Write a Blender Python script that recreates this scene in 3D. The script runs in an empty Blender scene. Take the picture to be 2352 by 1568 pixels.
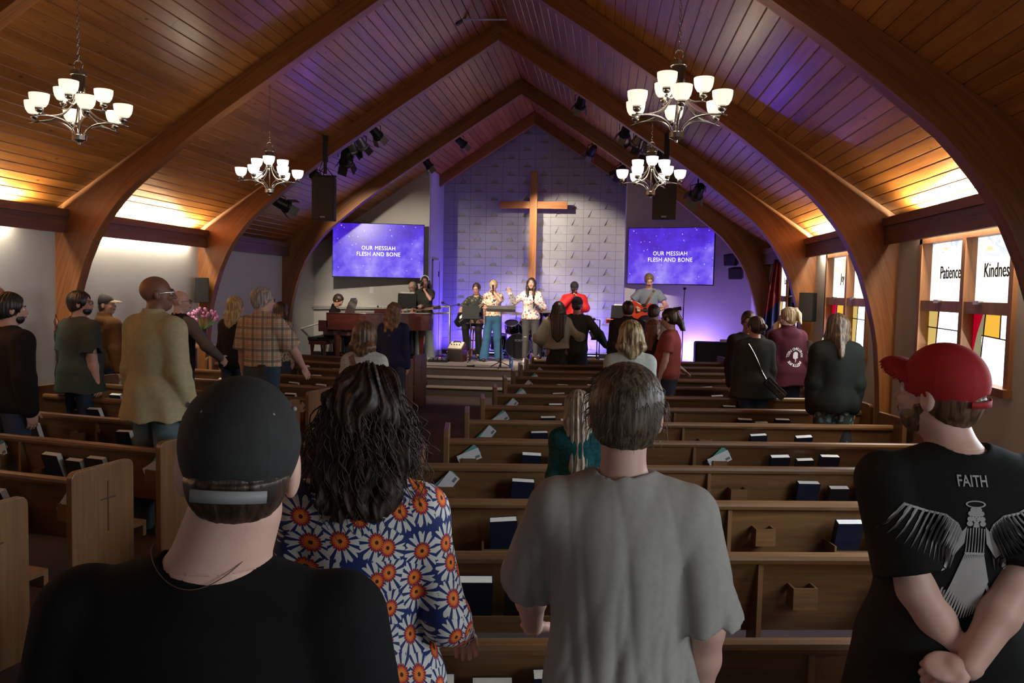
import bpy, math, random
import numpy as np
from mathutils import Vector, Matrix, Euler
from mathutils.bvhtree import BVHTree
R=math.radians; PI=math.pi
sc=bpy.context.scene; COL=sc.collection
# ------------------------------------------------------------------ camera
F_PX=1898.3; YAW=.1113; PIT=.0639; ROLL=.021; CX=1.661; CZ=2.05
cam=bpy.data.objects.new('camera',bpy.data.cameras.new('camera')); COL.objects.link(cam)
cam.data.sensor_width=36; cam.data.lens=F_PX*36/2352; cam.data.clip_start=.05; cam.data.clip_end=100
fw=Vector((-math.sin(YAW)*math.cos(PIT),math.cos(YAW)*math.cos(PIT),-math.sin(PIT)))
rt=Vector((math.cos(YAW),math.sin(YAW),0)); up=rt.cross(fw)
# the photographer held the camera tilted a little: roll about the view axis
rt2=rt*math.cos(ROLL)-up*math.sin(ROLL)*-1; up2=up*math.cos(ROLL)-rt*math.sin(ROLL)
M=Matrix((( rt2.x,up2.x,-fw.x,CX),(rt2.y,up2.y,-fw.y,0),(rt2.z,up2.z,-fw.z,CZ),(0,0,0,1)))
cam.matrix_world=M; sc.camera=cam
def ray(px,py):
    X=(px-1176)/F_PX;U=(784-py)/F_PX
    a=X*math.cos(ROLL)-U*math.sin(ROLL);u=X*math.sin(ROLL)+U*math.cos(ROLL)
    d=math.cos(PIT)+u*math.sin(PIT); z=u*math.cos(PIT)-math.sin(PIT)
    return Vector((a*math.cos(YAW)-d*math.sin(YAW), a*math.sin(YAW)+d*math.cos(YAW), z))
def at(px,py,Y): r=ray(px,py);return Vector((CX,0,CZ))+r*(Y/r.y)
def atz(px,py,z): r=ray(px,py);return Vector((CX,0,CZ))+r*((z-CZ)/r.z)
def atx(px,py,x): r=ray(px,py);return Vector((CX,0,CZ))+r*((x-CX)/r.x)
# ------------------------------------------------------------------ world, exposure
w=bpy.data.worlds.new('world'); sc.world=w; w.use_nodes=True
w.node_tree.nodes['Background'].inputs[0].default_value=(.75,.87,1,1)
w.node_tree.nodes['Background'].inputs[1].default_value=1.0
sc.view_settings.view_transform='Standard'; sc.view_settings.look='None'
sc.view_settings.exposure=-.4; sc.view_settings.gamma=1; sc.view_settings.use_curve_mapping=False
cy=sc.cycles
cy.adaptive_threshold=.02; cy.max_bounces=5; cy.diffuse_bounces=3; cy.glossy_bounces=3; cy.transmission_bounces=4; cy.sample_clamp_indirect=4
cy.caustics_reflective=False; cy.caustics_refractive=False; cy.use_denoising=True
def light(kind,name,loc,energy,color,target=None,size=.1,sizey=None,spot=None,blend=.5,spread=None,upax='Y'):
    L=bpy.data.lights.new(name,kind); L.energy=energy; L.color=color
    o=bpy.data.objects.new(name,L); COL.objects.link(o); o.location=loc
    if kind=='AREA':
        L.shape='RECTANGLE' if sizey else 'SQUARE'; L.size=size
        if sizey: L.size_y=sizey
        if spread: L.spread=R(spread)
    elif kind=='SPOT': L.spot_size=R(spot); L.spot_blend=blend; L.shadow_soft_size=size
    else: L.shadow_soft_size=size
    if target is not None: o.rotation_euler=(Vector(target)-Vector(loc)).to_track_quat('-Z',upax).to_euler()
    return o
# ------------------------------------------------------------------ room dimensions
WX=4.63; BX=4.481; SL=.67; RIDGE=5.955; ARCH_T=.148
AY=[2.183,5.535,8.887,12.239,15.591,18.37]        # near faces of the arches
YTV=17.38; YBK=18.95; XAL=2.08; STG=.50; REAR=-3.2
def zc(x): return RIDGE-SL*abs(x)                  # ceiling height
# stage lamps (the fixtures themselves are built below, by name)
WARM=(1,.83,.52); COOL=(.8,.9,1.0); BLUE=(.12,.06,1.0); PURP=(.33,.12,1.0); STAGEW=(1,.86,.68)
# daylight that comes in at the right hand windows (one soft source inside each pane)
for i_,(a_,b_) in enumerate(((3.03,4.88),(6.38,8.23),(9.73,11.58),(13.08,14.93))):
    light('AREA','window_daylight_fill',(WX-.12,(a_+b_)/2,1.97),(80,36,24,9)[i_],COOL,target=(WX-2,(a_+b_)/2,1.0),size=1.7,sizey=1.15,spread=130)
light('AREA','rear_fill',(1.2,REAR+.25,1.75),6,(.86,.93,1),target=(1.2,REAR+3,1.35),size=3.6,sizey=1.5,spread=150)  # dim fill added behind the camera, at the added glass doors
light('AREA','window_daylight_fill',(WX-.12,.2,1.97),46,COOL,target=(WX-2,.2,1.2),size=2.4,sizey=1.15,spread=140)  # fill added behind the camera, at the added side window
# ------------------------------------------------------------------ materials
MATS={}
def nt_new(name):
    m=bpy.data.materials.new(name); m.use_nodes=True; nt=m.node_tree
    b=nt.nodes['Principled BSDF']; return m,nt,b
def N(nt,t,**k):
    n=nt.nodes.new(t)
    for a,v in k.items():
        if a.startswith('i_'):
            key=a[2:]; n.inputs[int(key) if key.isdigit() else key.replace('_',' ')].default_value=v
        else: setattr(n,a,v)
    return n
def ramp(nt,stops,interp='LINEAR'):
    r=nt.nodes.new('ShaderNodeValToRGB'); r.color_ramp.interpolation=interp; e=r.color_ramp.elements
    while len(e)>1: e.remove(e[-1])
    e[0].position=stops[0][0]; e[0].color=(*stops[0][1],1)
    for p,c in stops[1:]:
        x=e.new(p); x.color=(*c,1)
    return r
def mat(name,col,rough=.6,metal=0,var=.12,scale=8,bump=0,bscale=60,spec=.5,coat=0,emit=0,ecol=None,sheen=0,sss=0,coord='Object'):
    if name in MATS: return MATS[name]
    m,nt,b=nt_new(name); L=nt.links
    b.inputs['Roughness'].default_value=rough; b.inputs['Metallic'].default_value=metal
    b.inputs['Specular IOR Level'].default_value=spec if not name.startswith('cloth_') else .12; b.inputs['Coat Weight'].default_value=coat
    tc=N(nt,'ShaderNodeTexCoord')
    nz=N(nt,'ShaderNodeTexNoise',i_Scale=scale,i_Detail=3.0); L.new(tc.outputs[coord],nz.inputs['Vector'])
    c0=tuple(max(0,v*(1-var)) for v in col); c1=tuple(min(1,v*(1+var)) for v in col)
    rp=ramp(nt,[(.3,c0),(.7,c1)]); L.new(nz.outputs['Fac'],rp.inputs['Fac']); L.new(rp.outputs['Color'],b.inputs['Base Color'])
    if bump:
        n2=N(nt,'ShaderNodeTexNoise',i_Scale=bscale,i_Detail=2.0); L.new(tc.outputs[coord],n2.inputs['Vector'])
        bp=N(nt,'ShaderNodeBump',i_Strength=bump,i_Distance=.004); L.new(n2.outputs['Fac'],bp.inputs['Height']); L.new(bp.outputs['Normal'],b.inputs['Normal'])
    if emit: b.inputs['Emission Color'].default_value=(*(ecol or col),1); b.inputs['Emission Strength'].default_value=emit
    if sheen: b.inputs['Sheen Weight'].default_value=sheen
    MATS[name]=m; return m
def wood(name,dark,mid,lite,axis=1,rough=.4,freq=26,knots=0,tone=.25,coat=0.0,stretch=14,bump=.12):
    """grain running along one object axis; each board its own tone by object random"""
    if name in MATS: return MATS[name]
    m,nt,b=nt_new(name); L=nt.links
    tc=N(nt,'ShaderNodeTexCoord'); oi=N(nt,'ShaderNodeObjectInfo')
    mp=N(nt,'ShaderNodeMapping'); s=[1,1,1]; s[axis]=1/stretch; mp.inputs['Scale'].default_value=s
    L.new(tc.outputs['Object'],mp.inputs['Vector'])
    ad=N(nt,'ShaderNodeVectorMath',operation='ADD'); sc1=N(nt,'ShaderNodeVectorMath',operation='SCALE'); sc1.inputs['Scale'].default_value=37
    cb=N(nt,'ShaderNodeCombineXYZ'); L.new(oi.outputs['Random'],cb.inputs[0]); L.new(oi.outputs['Random'],cb.inputs[2]); L.new(oi.outputs['Random'],cb.inputs[1])
    L.new(cb.outputs[0],sc1.inputs[0]); L.new(mp.outputs[0],ad.inputs[0]); L.new(sc1.outputs[0],ad.inputs[1])
    n1=N(nt,'ShaderNodeTexNoise',i_Scale=freq,i_Detail=5.0,i_Roughness=.65,i_Distortion=.6); L.new(ad.outputs[0],n1.inputs['Vector'])
    n2=N(nt,'ShaderNodeTexNoise',i_Scale=freq*.16,i_Detail=2.0); L.new(ad.outputs[0],n2.inputs['Vector'])
    mx=N(nt,'ShaderNodeMath',operation='MULTIPLY_ADD'); mx.inputs[1].default_value=.55; L.new(n1.outputs['Fac'],mx.inputs[0])
    ml=N(nt,'ShaderNodeMath',operation='MULTIPLY'); ml.inputs[1].default_value=.45; L.new(n2.outputs['Fac'],ml.inputs[0]); L.new(ml.outputs[0],mx.inputs[2])
    rp=ramp(nt,[(.32,dark),(.5,mid),(.68,lite)]); L.new(mx.outputs[0],rp.inputs['Fac'])
    out=rp.outputs['Color']
    if knots:
        mp2=N(nt,'ShaderNodeMapping'); s2=[1,1,1]; s2[axis]=.45; mp2.inputs['Scale'].default_value=s2; L.new(tc.outputs['Object'],mp2.inputs['Vector'])
        vo=N(nt,'ShaderNodeTexVoronoi',i_Scale=knots); vo.inputs['Randomness'].default_value=1
        L.new(mp2.outputs[0],vo.inputs['Vector'])
        kr=ramp(nt,[(.0,(.0,.0,.0)),(.035,(.1,.1,.1)),(.085,(1,1,1))]); L.new(vo.outputs['Distance'],kr.inputs['Fac'])
        mk=N(nt,'ShaderNodeMix',data_type='RGBA'); mk.inputs[6].default_value=(dark[0]*.25,dark[1]*.22,dark[2]*.2,1)
        L.new(kr.outputs['Color'],mk.inputs[0]); L.new(out,mk.inputs[7]); out=mk.outputs[2]
    hs=N(nt,'ShaderNodeHueSaturation'); L.new(out,hs.inputs['Color'])
    mr=N(nt,'ShaderNodeMapRange'); mr.inputs[3].default_value=1-tone; mr.inputs[4].default_value=1+tone; L.new(oi.outputs['Random'],mr.inputs[0]); L.new(mr.outputs[0],hs.inputs['Value'])
    L.new(hs.outputs[0],b.inputs['Base Color']); b.inputs['Roughness'].default_value=rough; b.inputs['Coat Weight'].default_value=coat; b.inputs['Coat Roughness'].default_value=.25
    if bump:
        bp=N(nt,'ShaderNodeBump',i_Strength=bump,i_Distance=.002); L.new(n1.outputs['Fac'],bp.inputs['Height']); L.new(bp.outputs['Normal'],b.inputs['Normal'])
    MATS[name]=m; return m
def emis(name,col,strength):
    if name in MATS: return MATS[name]
    m,nt,b=nt_new(name); b.inputs['Base Color'].default_value=(*[c*.6 for c in col],1)
    b.inputs['Emission Color'].default_value=(*col,1); b.inputs['Emission Strength'].default_value=strength; b.inputs['Roughness'].default_value=.4
    MATS[name]=m; return m
# ------------------------------------------------------------------ mesh helpers
class MB:
    def __init__(s): s.v=[]; s.f=[]
    def add(s,vs,fs):
        o=len(s.v); s.v+= [tuple(x) for x in vs]; s.f+=[tuple(i+o for i in f) for f in fs]; return s
    def box(s,lo,hi,M=None):
        x0,y0,z0=lo;x1,y1,z1=hi
        vs=[(x0,y0,z0),(x1,y0,z0),(x1,y1,z0),(x0,y1,z0),(x0,y0,z1),(x1,y0,z1),(x1,y1,z1),(x0,y1,z1)]
        if M is not None: vs=[M@Vector(v) for v in vs]
        return s.add(vs,[(0,3,2,1),(4,5,6,7),(0,1,5,4),(1,2,6,5),(2,3,7,6),(3,0,4,7)])
    def cbox(s,c,d,M=None): return s.box([c[i]-d[i]/2 for i in range(3)],[c[i]+d[i]/2 for i in range(3)],M)
    def prism(s,poly,a,b,fn):
        """poly of 2-D points extruded from a to b; fn(u,v,w)->xyz"""
        n=len(poly); vs=[fn(u,v,a) for u,v in poly]+[fn(u,v,b) for u,v in poly]
        fs=[tuple(range(n-1,-1,-1)),tuple(range(n,2*n))]+[(i,(i+1)%n,(i+1)%n+n,i+n) for i in range(n)]
        return s.add(vs,fs)
    def tube(s,pts,r,n=8,cap=True):
        pts=[Vector(p) for p in pts]; rr=r if isinstance(r,(list,tuple)) else [r]*len(pts)
        rings=[]; prev=None
        for i,p in enumerate(pts):
            t=(pts[min(i+1,len(pts)-1)]-pts[max(i-1,0)])
            if t.length<1e-9: t=Vector((0,0,1))
            t.normalize()
            if prev is None:
                a=Vector((0,0,1)) if abs(t.z)<.9 else Vector((1,0,0)); u=t.cross(a).normalized()
            else: u=(prev-t*prev.dot(t)); u=u.normalized() if u.length>1e-6 else t.orthogonal().normalized()
            prev=u; v=t.cross(u)
            rings.append([p+(u*math.cos(2*PI*k/n)+v*math.sin(2*PI*k/n))*rr[i] for k in range(n)])
        vs=[q for g in rings for q in g]; fs=[]
        for i in range(len(rings)-1):
            for k in range(n):
                a=i*n+k;b=i*n+(k+1)%n; fs.append((a,b,b+n,a+n))
        if cap: fs.append(tuple(range(n-1,-1,-1))); fs.append(tuple(range((len(rings)-1)*n,len(rings)*n)))
        return s.add(vs,fs)
    def lathe(s,prof,n=16,c=(0,0,0),M=None,close=False):
        vs=[];fs=[]
        for r,z in prof:
            for k in range(n):
                p=Vector((r*math.cos(2*PI*k/n),r*math.sin(2*PI*k/n),z)); p=(M@p) if M is not None else p
                vs.append(p+Vector(c))
        for i in range(len(prof)-1):
            for k in range(n):
                a=i*n+k;b=i*n+(k+1)%n; fs.append((a,b,b+n,a+n))
        if prof[0][0]>1e-4 and not close: fs.append(tuple(range(n-1,-1,-1)))
        if prof[-1][0]>1e-4 and not close: fs.append(tuple(range((len(prof)-1)*n,len(prof)*n)))
        return s.add(vs,fs)
    def sphere(s,c,r,n=10,m=6):
        r=(r,r,r) if not isinstance(r,(tuple,list)) else r
        vs=[];fs=[]
        for i in range(m+1):
            th=PI*i/m
            for k in range(n):
                vs.append((c[0]+r[0]*math.sin(th)*math.cos(2*PI*k/n),c[1]+r[1]*math.sin(th)*math.sin(2*PI*k/n),c[2]-r[2]*math.cos(th)))
        for i in range(m):
            for k in range(n):
                a=i*n+k;b=i*n+(k+1)%n; fs.append((a,b,b+n,a+n))
        return s.add(vs,fs)
    def build(s,name,m,parent=None,smooth=False,loc=None,rz=None,bevel=0,kind=None):
        me=bpy.data.meshes.new(name); me.from_pydata(s.v,[],s.f); me.update()
        if smooth: me.polygons.foreach_set('use_smooth',[True]*len(me.polygons))
        me.materials.append(m); o=bpy.data.objects.new(name,me); COL.objects.link(o)
        if parent is not None: o.parent=parent
        if loc is not None: o.location=loc
        if rz is not None: o.rotation_euler=(0,0,rz)
        if bevel:
            b=o.modifiers.new('bevel','BEVEL'); b.width=bevel; b.segments=2; b.limit_method='ANGLE'
        if smooth=='auto': pass
        if kind: o['kind']=kind
        return o
def tag(o,label,cat,group=None,kind=None):
    o['label']=label
    if cat: o['category']=cat
    if group: o['group']=group
    if kind: o['kind']=kind
    return o
def thing(name,label,cat,loc=(0,0,0),rz=0,group=None):
    o=bpy.data.objects.new(name,None); COL.objects.link(o); o.empty_display_size=.1
    o.location=loc; o.rotation_euler=(0,0,rz); return tag(o,label,cat,group)
def kids(o): return [c for c in bpy.data.objects if c.parent==o]
def dup(o,parent=None,loc=None,rz=None,label=None,tree=None):
    c=o.copy(); COL.objects.link(c); c.parent=parent
    if loc is not None: c.location=loc
    if rz is not None: c.rotation_euler=(0,0,rz)
    if label: c['label']=label
    for ch in (tree if tree is not None else CH).get(o.name,[]): dup(ch,c)
    return c
CH={}
def remember(root):
    """children table of a finished thing, so that copies need no scene search"""
    def rec(o):
        CH[o.name]=[c for c in o.children]
        for c in o.children: rec(c)
    rec(root); return root
def struct(o,label=None):
    o['kind']='structure'
    if label: o['label']=label
    return o
def poly_ang(cx,cy,r,a0,a1,n): return [(cx+r*math.cos(R(a0+(a1-a0)*i/n)),cy+r*math.sin(R(a0+(a1-a0)*i/n))) for i in range(n+1)]
def rrect(x0,y0,x1,y1,r,n=4):
    return poly_ang(x1-r,y1-r,r,0,90,n)+poly_ang(x0+r,y1-r,r,90,180,n)+poly_ang(x0+r,y0+r,r,180,270,n)+poly_ang(x1-r,y0+r,r,270,360,n)
ORD=['first','second','third','fourth','fifth','sixth','seventh','eighth','ninth','tenth','eleventh','twelfth','thirteenth','fourteenth']
TXT=[]
def text_obj(name,txt,size,m,parent,loc,rot,ext=.002,sx=1,align='CENTER',spacing=1,offset=0):
    """flat lettering as a plain mesh, filled through the font curve"""
    cu=bpy.data.curves.new(name,'FONT'); cu.body=txt; cu.size=size; cu.extrude=ext; cu.align_x=align; cu.align_y='CENTER'; cu.space_character=spacing; cu.offset=offset; cu.resolution_u=3
    tmp=bpy.data.objects.new('tmp',cu); COL.objects.link(tmp)
    dg=bpy.context.evaluated_depsgraph_get(); me=bpy.data.meshes.new_from_object(tmp.evaluated_get(dg)); bpy.data.objects.remove(tmp); bpy.data.curves.remove(cu)
    me.name=name; me.materials.clear(); me.materials.append(m)
    o=bpy.data.objects.new(name,me); COL.objects.link(o); o.parent=parent; o.location=loc; o.rotation_euler=rot; o.scale=(sx,1,1)
    return o
# ================================================================== SETTING
M_PLANK=wood('ceiling_pine',(.18,.058,.012),(.35,.125,.027),(.48,.19,.048),axis=1,rough=.34,freq=20,knots=5.5,tone=.10,stretch=16,bump=.05,coat=.25)
M_ARCH=wood('arch_fir',(.15,.050,.014),(.27,.100,.028),(.39,.155,.048),axis=0,rough=.42,freq=30,tone=.06,stretch=22)
# the arches carry their grain in UV space, along the bend
_n=M_ARCH.node_tree
for l in list(_n.links):
    if l.from_node.bl_idname=='ShaderNodeTexCoord' and l.from_socket.name=='Object':
        t=l.to_socket; f=l.from_node; _n.links.remove(l); _n.links.new(f.outputs['UV'],t)
M_BEAM=wood('beam_fir',(.07,.028,.016),(.13,.052,.026),(.20,.085,.04),axis=1,rough=.5,freq=24,tone=.08)
M_WALL=mat('painted_plaster',(.56,.55,.52),.85,var=.03,scale=3,bump=.15,bscale=220)
M_CARPET=mat('aisle_carpet',(.075,.05,.05),.95,var=.25,scale=90,bump=.5,bscale=400)
M_STGC=mat('stage_carpet',(.31,.27,.235),.95,var=.12,scale=120,bump=.4,bscale=400)
M_BLOCK=mat('painted_block',(.37,.37,.375),.8,var=.05,scale=9,bump=.2,bscale=160)
M_WINW=wood('window_oak',(.22,.09,.035),(.36,.16,.065),(.48,.24,.10),axis=2,rough=.45,freq=30)
M_PEW=wood('pew_oak',(.100,.047,.018),(.165,.082,.032),(.225,.12,.050),axis=0,rough=.38,freq=34,tone=.05,stretch=20)
M_PEWV=wood('pew_end_oak',(.110,.052,.020),(.175,.088,.034),(.235,.125,.052),axis=2,rough=.38,freq=30,tone=.05,stretch=16)
M_DARK=mat('dark_void',(.02,.018,.016),.9)
M_METALD=mat('black_metal',(.018,.018,.02),.45,metal=.3)
M_CHROME=mat('satin_nickel',(.55,.53,.48),.22,metal=1,var=.03)
M_BLACK=mat('black_plastic',(.012,.012,.014),.6,spec=.2)

# floor and stage ------------------------------------------------------
struct(MB().box((-WX-.4,REAR-.2,-.1),(WX+.4,YBK+.3,0)).build('floor',M_CARPET),'dark brown carpeted floor under the pews')
stg=thing('stage_platform','beige carpeted stage with three wide steps in front of the back wall','stage'); stg['kind']='structure'; del stg['category']
NOSE=[(15.3,.167),(15.55,.333),(15.8,.5)]
for i,(y,z) in enumerate(NOSE):
    y1=NOSE[i+1][0] if i<2 else YBK
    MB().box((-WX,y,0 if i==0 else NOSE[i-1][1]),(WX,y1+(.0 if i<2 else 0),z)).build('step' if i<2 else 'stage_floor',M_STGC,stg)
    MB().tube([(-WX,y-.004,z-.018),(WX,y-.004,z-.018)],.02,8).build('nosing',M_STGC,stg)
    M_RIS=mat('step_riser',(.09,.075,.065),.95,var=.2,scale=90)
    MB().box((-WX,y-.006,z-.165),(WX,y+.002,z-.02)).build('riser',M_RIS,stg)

# side walls -------------------------------------------------------------
WIN=[(3.03,4.88),(6.38,8.23),(9.73,11.58),(13.08,14.93)]
ZW0,ZW1=1.32,2.61
wl=MB().box((-WX-.2,REAR,0),(-WX,YBK,2.95)).build('wall_left',M_WALL); struct(wl,'plain white plaster wall on the left of the nave')
wr=MB()
y=REAR
for a,b in WIN:
    wr.box((WX,y,0),(WX+.2,a,2.95)); wr.box((WX,a,0),(WX+.2,b,ZW0)); wr.box((WX,a,ZW1),(WX+.2,b,2.95)); y=b
wr.box((WX,y,0),(WX+.2,YBK,2.95)); struct(wr.build('wall_right',M_WALL),'plain white plaster wall with stained glass windows on the right')
xl=at(988,388,YTV).x; xr=at(1441,440,YTV).x
def gable(x0,x1,y,y1,zlo=0):
    pts=[(x0,zlo),(x1,zlo),(x1,zc(x1)+.02)]+([(0,RIDGE)] if x0<0<x1 else [])+[(x0,zc(x0)+.02)]
    return MB().prism(pts,y,y1,lambda u,v,w:(u,w,v))
struct(gable(-WX,xl,YTV,YTV+.12).build('wall_stage_left',M_WALL),'taupe plaster wall left of the stage recess, behind the piano')
struct(gable(xr,WX,YTV,YTV+.12).build('wall_stage_right',M_WALL),'plaster wall right of the stage recess, behind the guitarist')
struct(MB().box((xl-.1,YTV+.1,0),(xl,YBK,zc(xl))).build('wall_recess_left',M_WALL),'short side wall of the stage recess')
struct(MB().box((xr,YTV+.1,0),(xr+.1,YBK,zc(xr))).build('wall_recess_right',M_WALL),'right side wall of the stage recess')
t=thing('window_6','added plain bright side window on the right wall behind the camera','window'); t['kind']='structure'; del t['category']  # added out of view, lights the foreground from the right rear
for i_ in range(2): MB().box((WX-.02,-.97+i_*1.19,ZW0+.06),(WX-.005,.18+i_*1.19,ZW1-.06)).build('pane',emis('daylit_frosted_glass',(1,.985,.93),3.8),t)
for i_ in range(3): MB().box((WX-.05,-1.03+i_*1.19,ZW0),(WX,-.97+i_*1.19,ZW1)).build('frame',M_WINW,t)
t=thing('window_5','added wide bright glass doors behind the congregation','window'); t['kind']='structure'; del t['category']  # added glowing doors, unseen, to light the foreground from behind
for i_ in range(4): MB().box((-.55+i_*.92,REAR,1.0),(.30+i_*.92,REAR+.03,2.45)).build('pane',emis('added_door_glow',(.85,.93,1),.5),t)
for i_ in range(5): MB().box((-.62+i_*.92,REAR,.9),(-.55+i_*.92,REAR+.06,2.52)).build('frame',M_METALD,t)
struct(gable(-WX,WX,REAR-.2,REAR).build('wall_rear',mat('rear_plaster',(.30,.27,.24),.85)),'wall behind the congregation')
# back wall of patterned concrete blocks ---------------------------------
wb=thing('wall_back','grey painted block wall with raised triangle pattern behind the cross','wall'); wb['kind']='structure'; del wb['category']
BW,BH,JT=.372,.1875,.004
MB().box((xl-.1,YBK+.03,0),(xr+.1,YBK+.2,RIDGE)).build('mortar_bed',M_DARK,wb)
def block_mesh(tri):
    m=MB(); w,h=BW-JT,BH-JT; d=.06
    if not tri: m.box((-w/2,0,0),(w/2,d,h)); return m
    A=(0,h*.97); B=(-.088,h*.03); Cc=(.088,h*.03); dp=.022
    v=[(-w/2,0,0),(w/2,0,0),(w/2,0,h),(-w/2,0,h),(A[0],0,A[1]),(B[0],0,B[1]),(Cc[0],0,Cc[1]),
       (B[0]+.02,dp,B[1]+.012),(Cc[0]-.02,dp,Cc[1]+.012),(0,.004,A[1]-.02),
       (-w/2,d,0),(w/2,d,0),(w/2,d,h),(-w/2,d,h)]
    f=[(0,1,6,5),(0,5,4,3),(1,2,4,6),(2,3,4),(5,6,8,7),(5,7,9,4),(6,4,9,8),(7,8,9),(0,10,11,1),(2,12,13,3),(0,3,13,10),(1,11,12,2)]
    return m.add(v,f)
proto={}
nb=0
z=STG
r=0
while z<RIDGE-.1:
    n0=int(math.floor((xl-.02)/BW)); off=0
    for i in range(n0,int(xr/BW)+2):
        xc=(i+.5)*BW
        x0,x1=xc-BW/2,xc+BW/2
        if x1<xl+.03 or x0>xr-.03: continue
        if z>zc(min(abs(x0),abs(x1)) if x0*x1>0 else 0)-.02: continue
        tri=((i+r)%2==0)
        full=(x0>=xl-.01 and x1<=xr+.01)
        if not full:
            a,b=max(x0,xl),min(x1,xr)
            o=MB().box((a+JT/2,YBK,z),(b-JT/2,YBK+.05,z+BH-JT)).build('block',M_BLOCK,wb)
        elif tri in proto:
            o=proto[tri].copy(); COL.objects.link(o); o.location=(xc,YBK,z)
        else:
            o=block_mesh(tri).build('block',M_BLOCK,wb,loc=(xc,YBK,z)); proto[tri]=o
        nb+=1
    z+=BH; r+=1
# ceiling planks -----------------------------------------------------------
ceil=thing('ceiling','vaulted ceiling of stained knotty pine planks','ceiling'); ceil['kind']='structure'; del ceil['category']
PW=.1186; rng=random.Random(4); ca=math.atan(SL)
for sgn in (-1,1):
    for i in range(47):
        s0,s1=i*PW+.0012,(i+1)*PW-.0012
        if s0*math.cos(ca)>WX+.1: break
        cuts=[REAR-.1]+sorted([rng.uniform(0,9),rng.uniform(9.2,18)])+[YBK+.03]
        ch=.006
        poly=[(s0,.02),(s0,ch),(s0+ch,0),(s1-ch,0),(s1,ch),(s1,.02)]
        for a,b in zip(cuts,cuts[1:]):
            fn=lambda u,v,w_,sg=sgn:(sg*(u*math.cos(ca)+v*math.sin(ca)),w_,RIDGE-u*math.sin(ca)+v*math.cos(ca))
            m=MB().prism(poly if sgn<0 else poly[::-1],a+.001,b-.001,fn); m.build('plank',M_PLANK,ceil)
    MB().prism([(0,.022),(5.9,.022),(5.9,.06),(0,.06)],REAR-.1,YBK+.1,lambda u,v,w_,sg=sgn:(sg*(u*math.cos(ca)+v*math.sin(ca)),w_,RIDGE-u*math.sin(ca)+v*math.cos(ca))).build('roof_deck',M_DARK,ceil)
MB().prism([(-.3,.2),(.3,.2),(.3,-.2),(0,.03),(-.3,-.2)],REAR-.1,YBK+.1,lambda u,v,w_:(u,w_,RIDGE+v)).build('ridge_cap',M_DARK,ceil)
# arches ---------------------------------------------------------------------
_s=lambda p:(p[0]*1.0377,(p[1]-2.0)*1.0377+2.05)
INNER=[_s(p) for p in [(4.40,-1.97),(4.375,0.3),(4.35,.88),(4.335,1.14),(4.30,1.51),(4.265,1.70),(4.20,1.95),(4.12,2.2),(4.017,2.435),(3.92,2.60),(3.82,2.74),(3.72,2.865),(3.604,2.99),(3.47,3.105),(3.25,3.28),(2.93,3.535),(2.576,3.79),(2.014,4.165),(1.4,4.58),(.818,4.96),(0,5.495)]]
INNER[0]=(INNER[0][0],0)
OUTER=[]
kz=zc(WX)
n=len(INNER)
for i,(x,z) in enumerate(INNER):
    if z<2.35: OUTER.append((WX,z))
    else: OUTER.append(None)
k0=sum(1 for o in OUTER if o)          # first free index
frees=list(range(k0,n)); OUTER[k0]=(WX,kz-.15); OUTER[k0+1]=(WX-.02,kz+.01)
for j,i in enumerate(frees[2:]):
    x=INNER[i][0]; xo=min(WX-.1,x+ (1-(j/(len(frees)-3)))*.42) if i<n-1 else 0
    OUTER[i]=(xo,zc(xo)-.002)
def arch(k,y,label,lo=0,cut=None):
    t=thing('glulam_arch',label,'arch'); t['kind']='structure'; del t['category']
    for sg in (-1,1):
        inn,out=INNER,OUTER
        if cut:
            sel=[i for i in range(n) if INNER[i][0]<cut]; 
            i0=sel[0]; f=lambda P,xc:(xc,np.interp(-xc,[-p[0] for p in P],[p[1] for p in P]))
            a=f([p for p in INNER[8:]],cut); b=(cut,zc(cut)); 
            inn=[a]+[INNER[i] for i in sel]; out=[b]+[OUTER[i] if OUTER[i][0]<cut else (cut-.001,zc(cut)) for i in sel]
        L=[0]
        for p,q in zip(inn,inn[1:]): L.append(L[-1]+math.dist(p,q))
        m=len(inn); vs=[];fs=[];uv=[]
        for w_ in (y,y+ARCH_T):
            for p in inn: vs.append((sg*p[0],w_,p[1]))
            for p in out: vs.append((sg*p[0],w_,p[1]))
        W=[math.dist(a,b) for a,b in zip(inn,out)]
        quads=[]
        for i in range(m-1):
            quads.append(((i,i+1,m+i+1,m+i),((L[i],0),(L[i+1],0),(L[i+1],W[i+1]),(L[i],W[i]))))
            o=2*m; quads.append(((o+m+i,o+m+i+1,o+i+1,o+i),((L[i],W[i]),(L[i+1],W[i+1]),(L[i+1],0),(L[i],0))))
            quads.append(((o+i,o+i+1,i+1,i),((L[i],.2),(L[i+1],.2),(L[i+1],0),(L[i],0))))
            quads.append(((m+i,m+i+1,o+m+i+1,o+m+i),((L[i],0),(L[i+1],0),(L[i+1],.2),(L[i],.2))))
        quads.append(((0,m,3*m,2*m),((0,0),(.3,0),(.3,.2),(0,.2))))
        me=bpy.data.meshes.new('arch_half'); me.from_pydata(vs,[],[q[0] if sg>0 else q[0][::-1] for q in quads])
        ul=me.uv_layers.new(name='uv')
        flat=[]
        for q in quads:
            c=q[1] if sg>0 else q[1][::-1]
            for u in c: flat+= [u[0]+sg*7+k*3.3,u[1]*1.0]
        ul.data.foreach_set('uv',flat); me.materials.append(M_ARCH); me.update()
        o=bpy.data.objects.new('arch_half',me); COL.objects.link(o); o.parent=t
    return t
nm=['behind the front of the photo','nearest the camera','over the middle pews','over the front pews','at the stage steps']
for k in range(5): arch(k,AY[k],f'curved laminated timber arch, {nm[k]}')
arch(5,AY[5],'laminated timber rafter pair in front of the block wall',cut=abs(xl)-.005)
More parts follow.
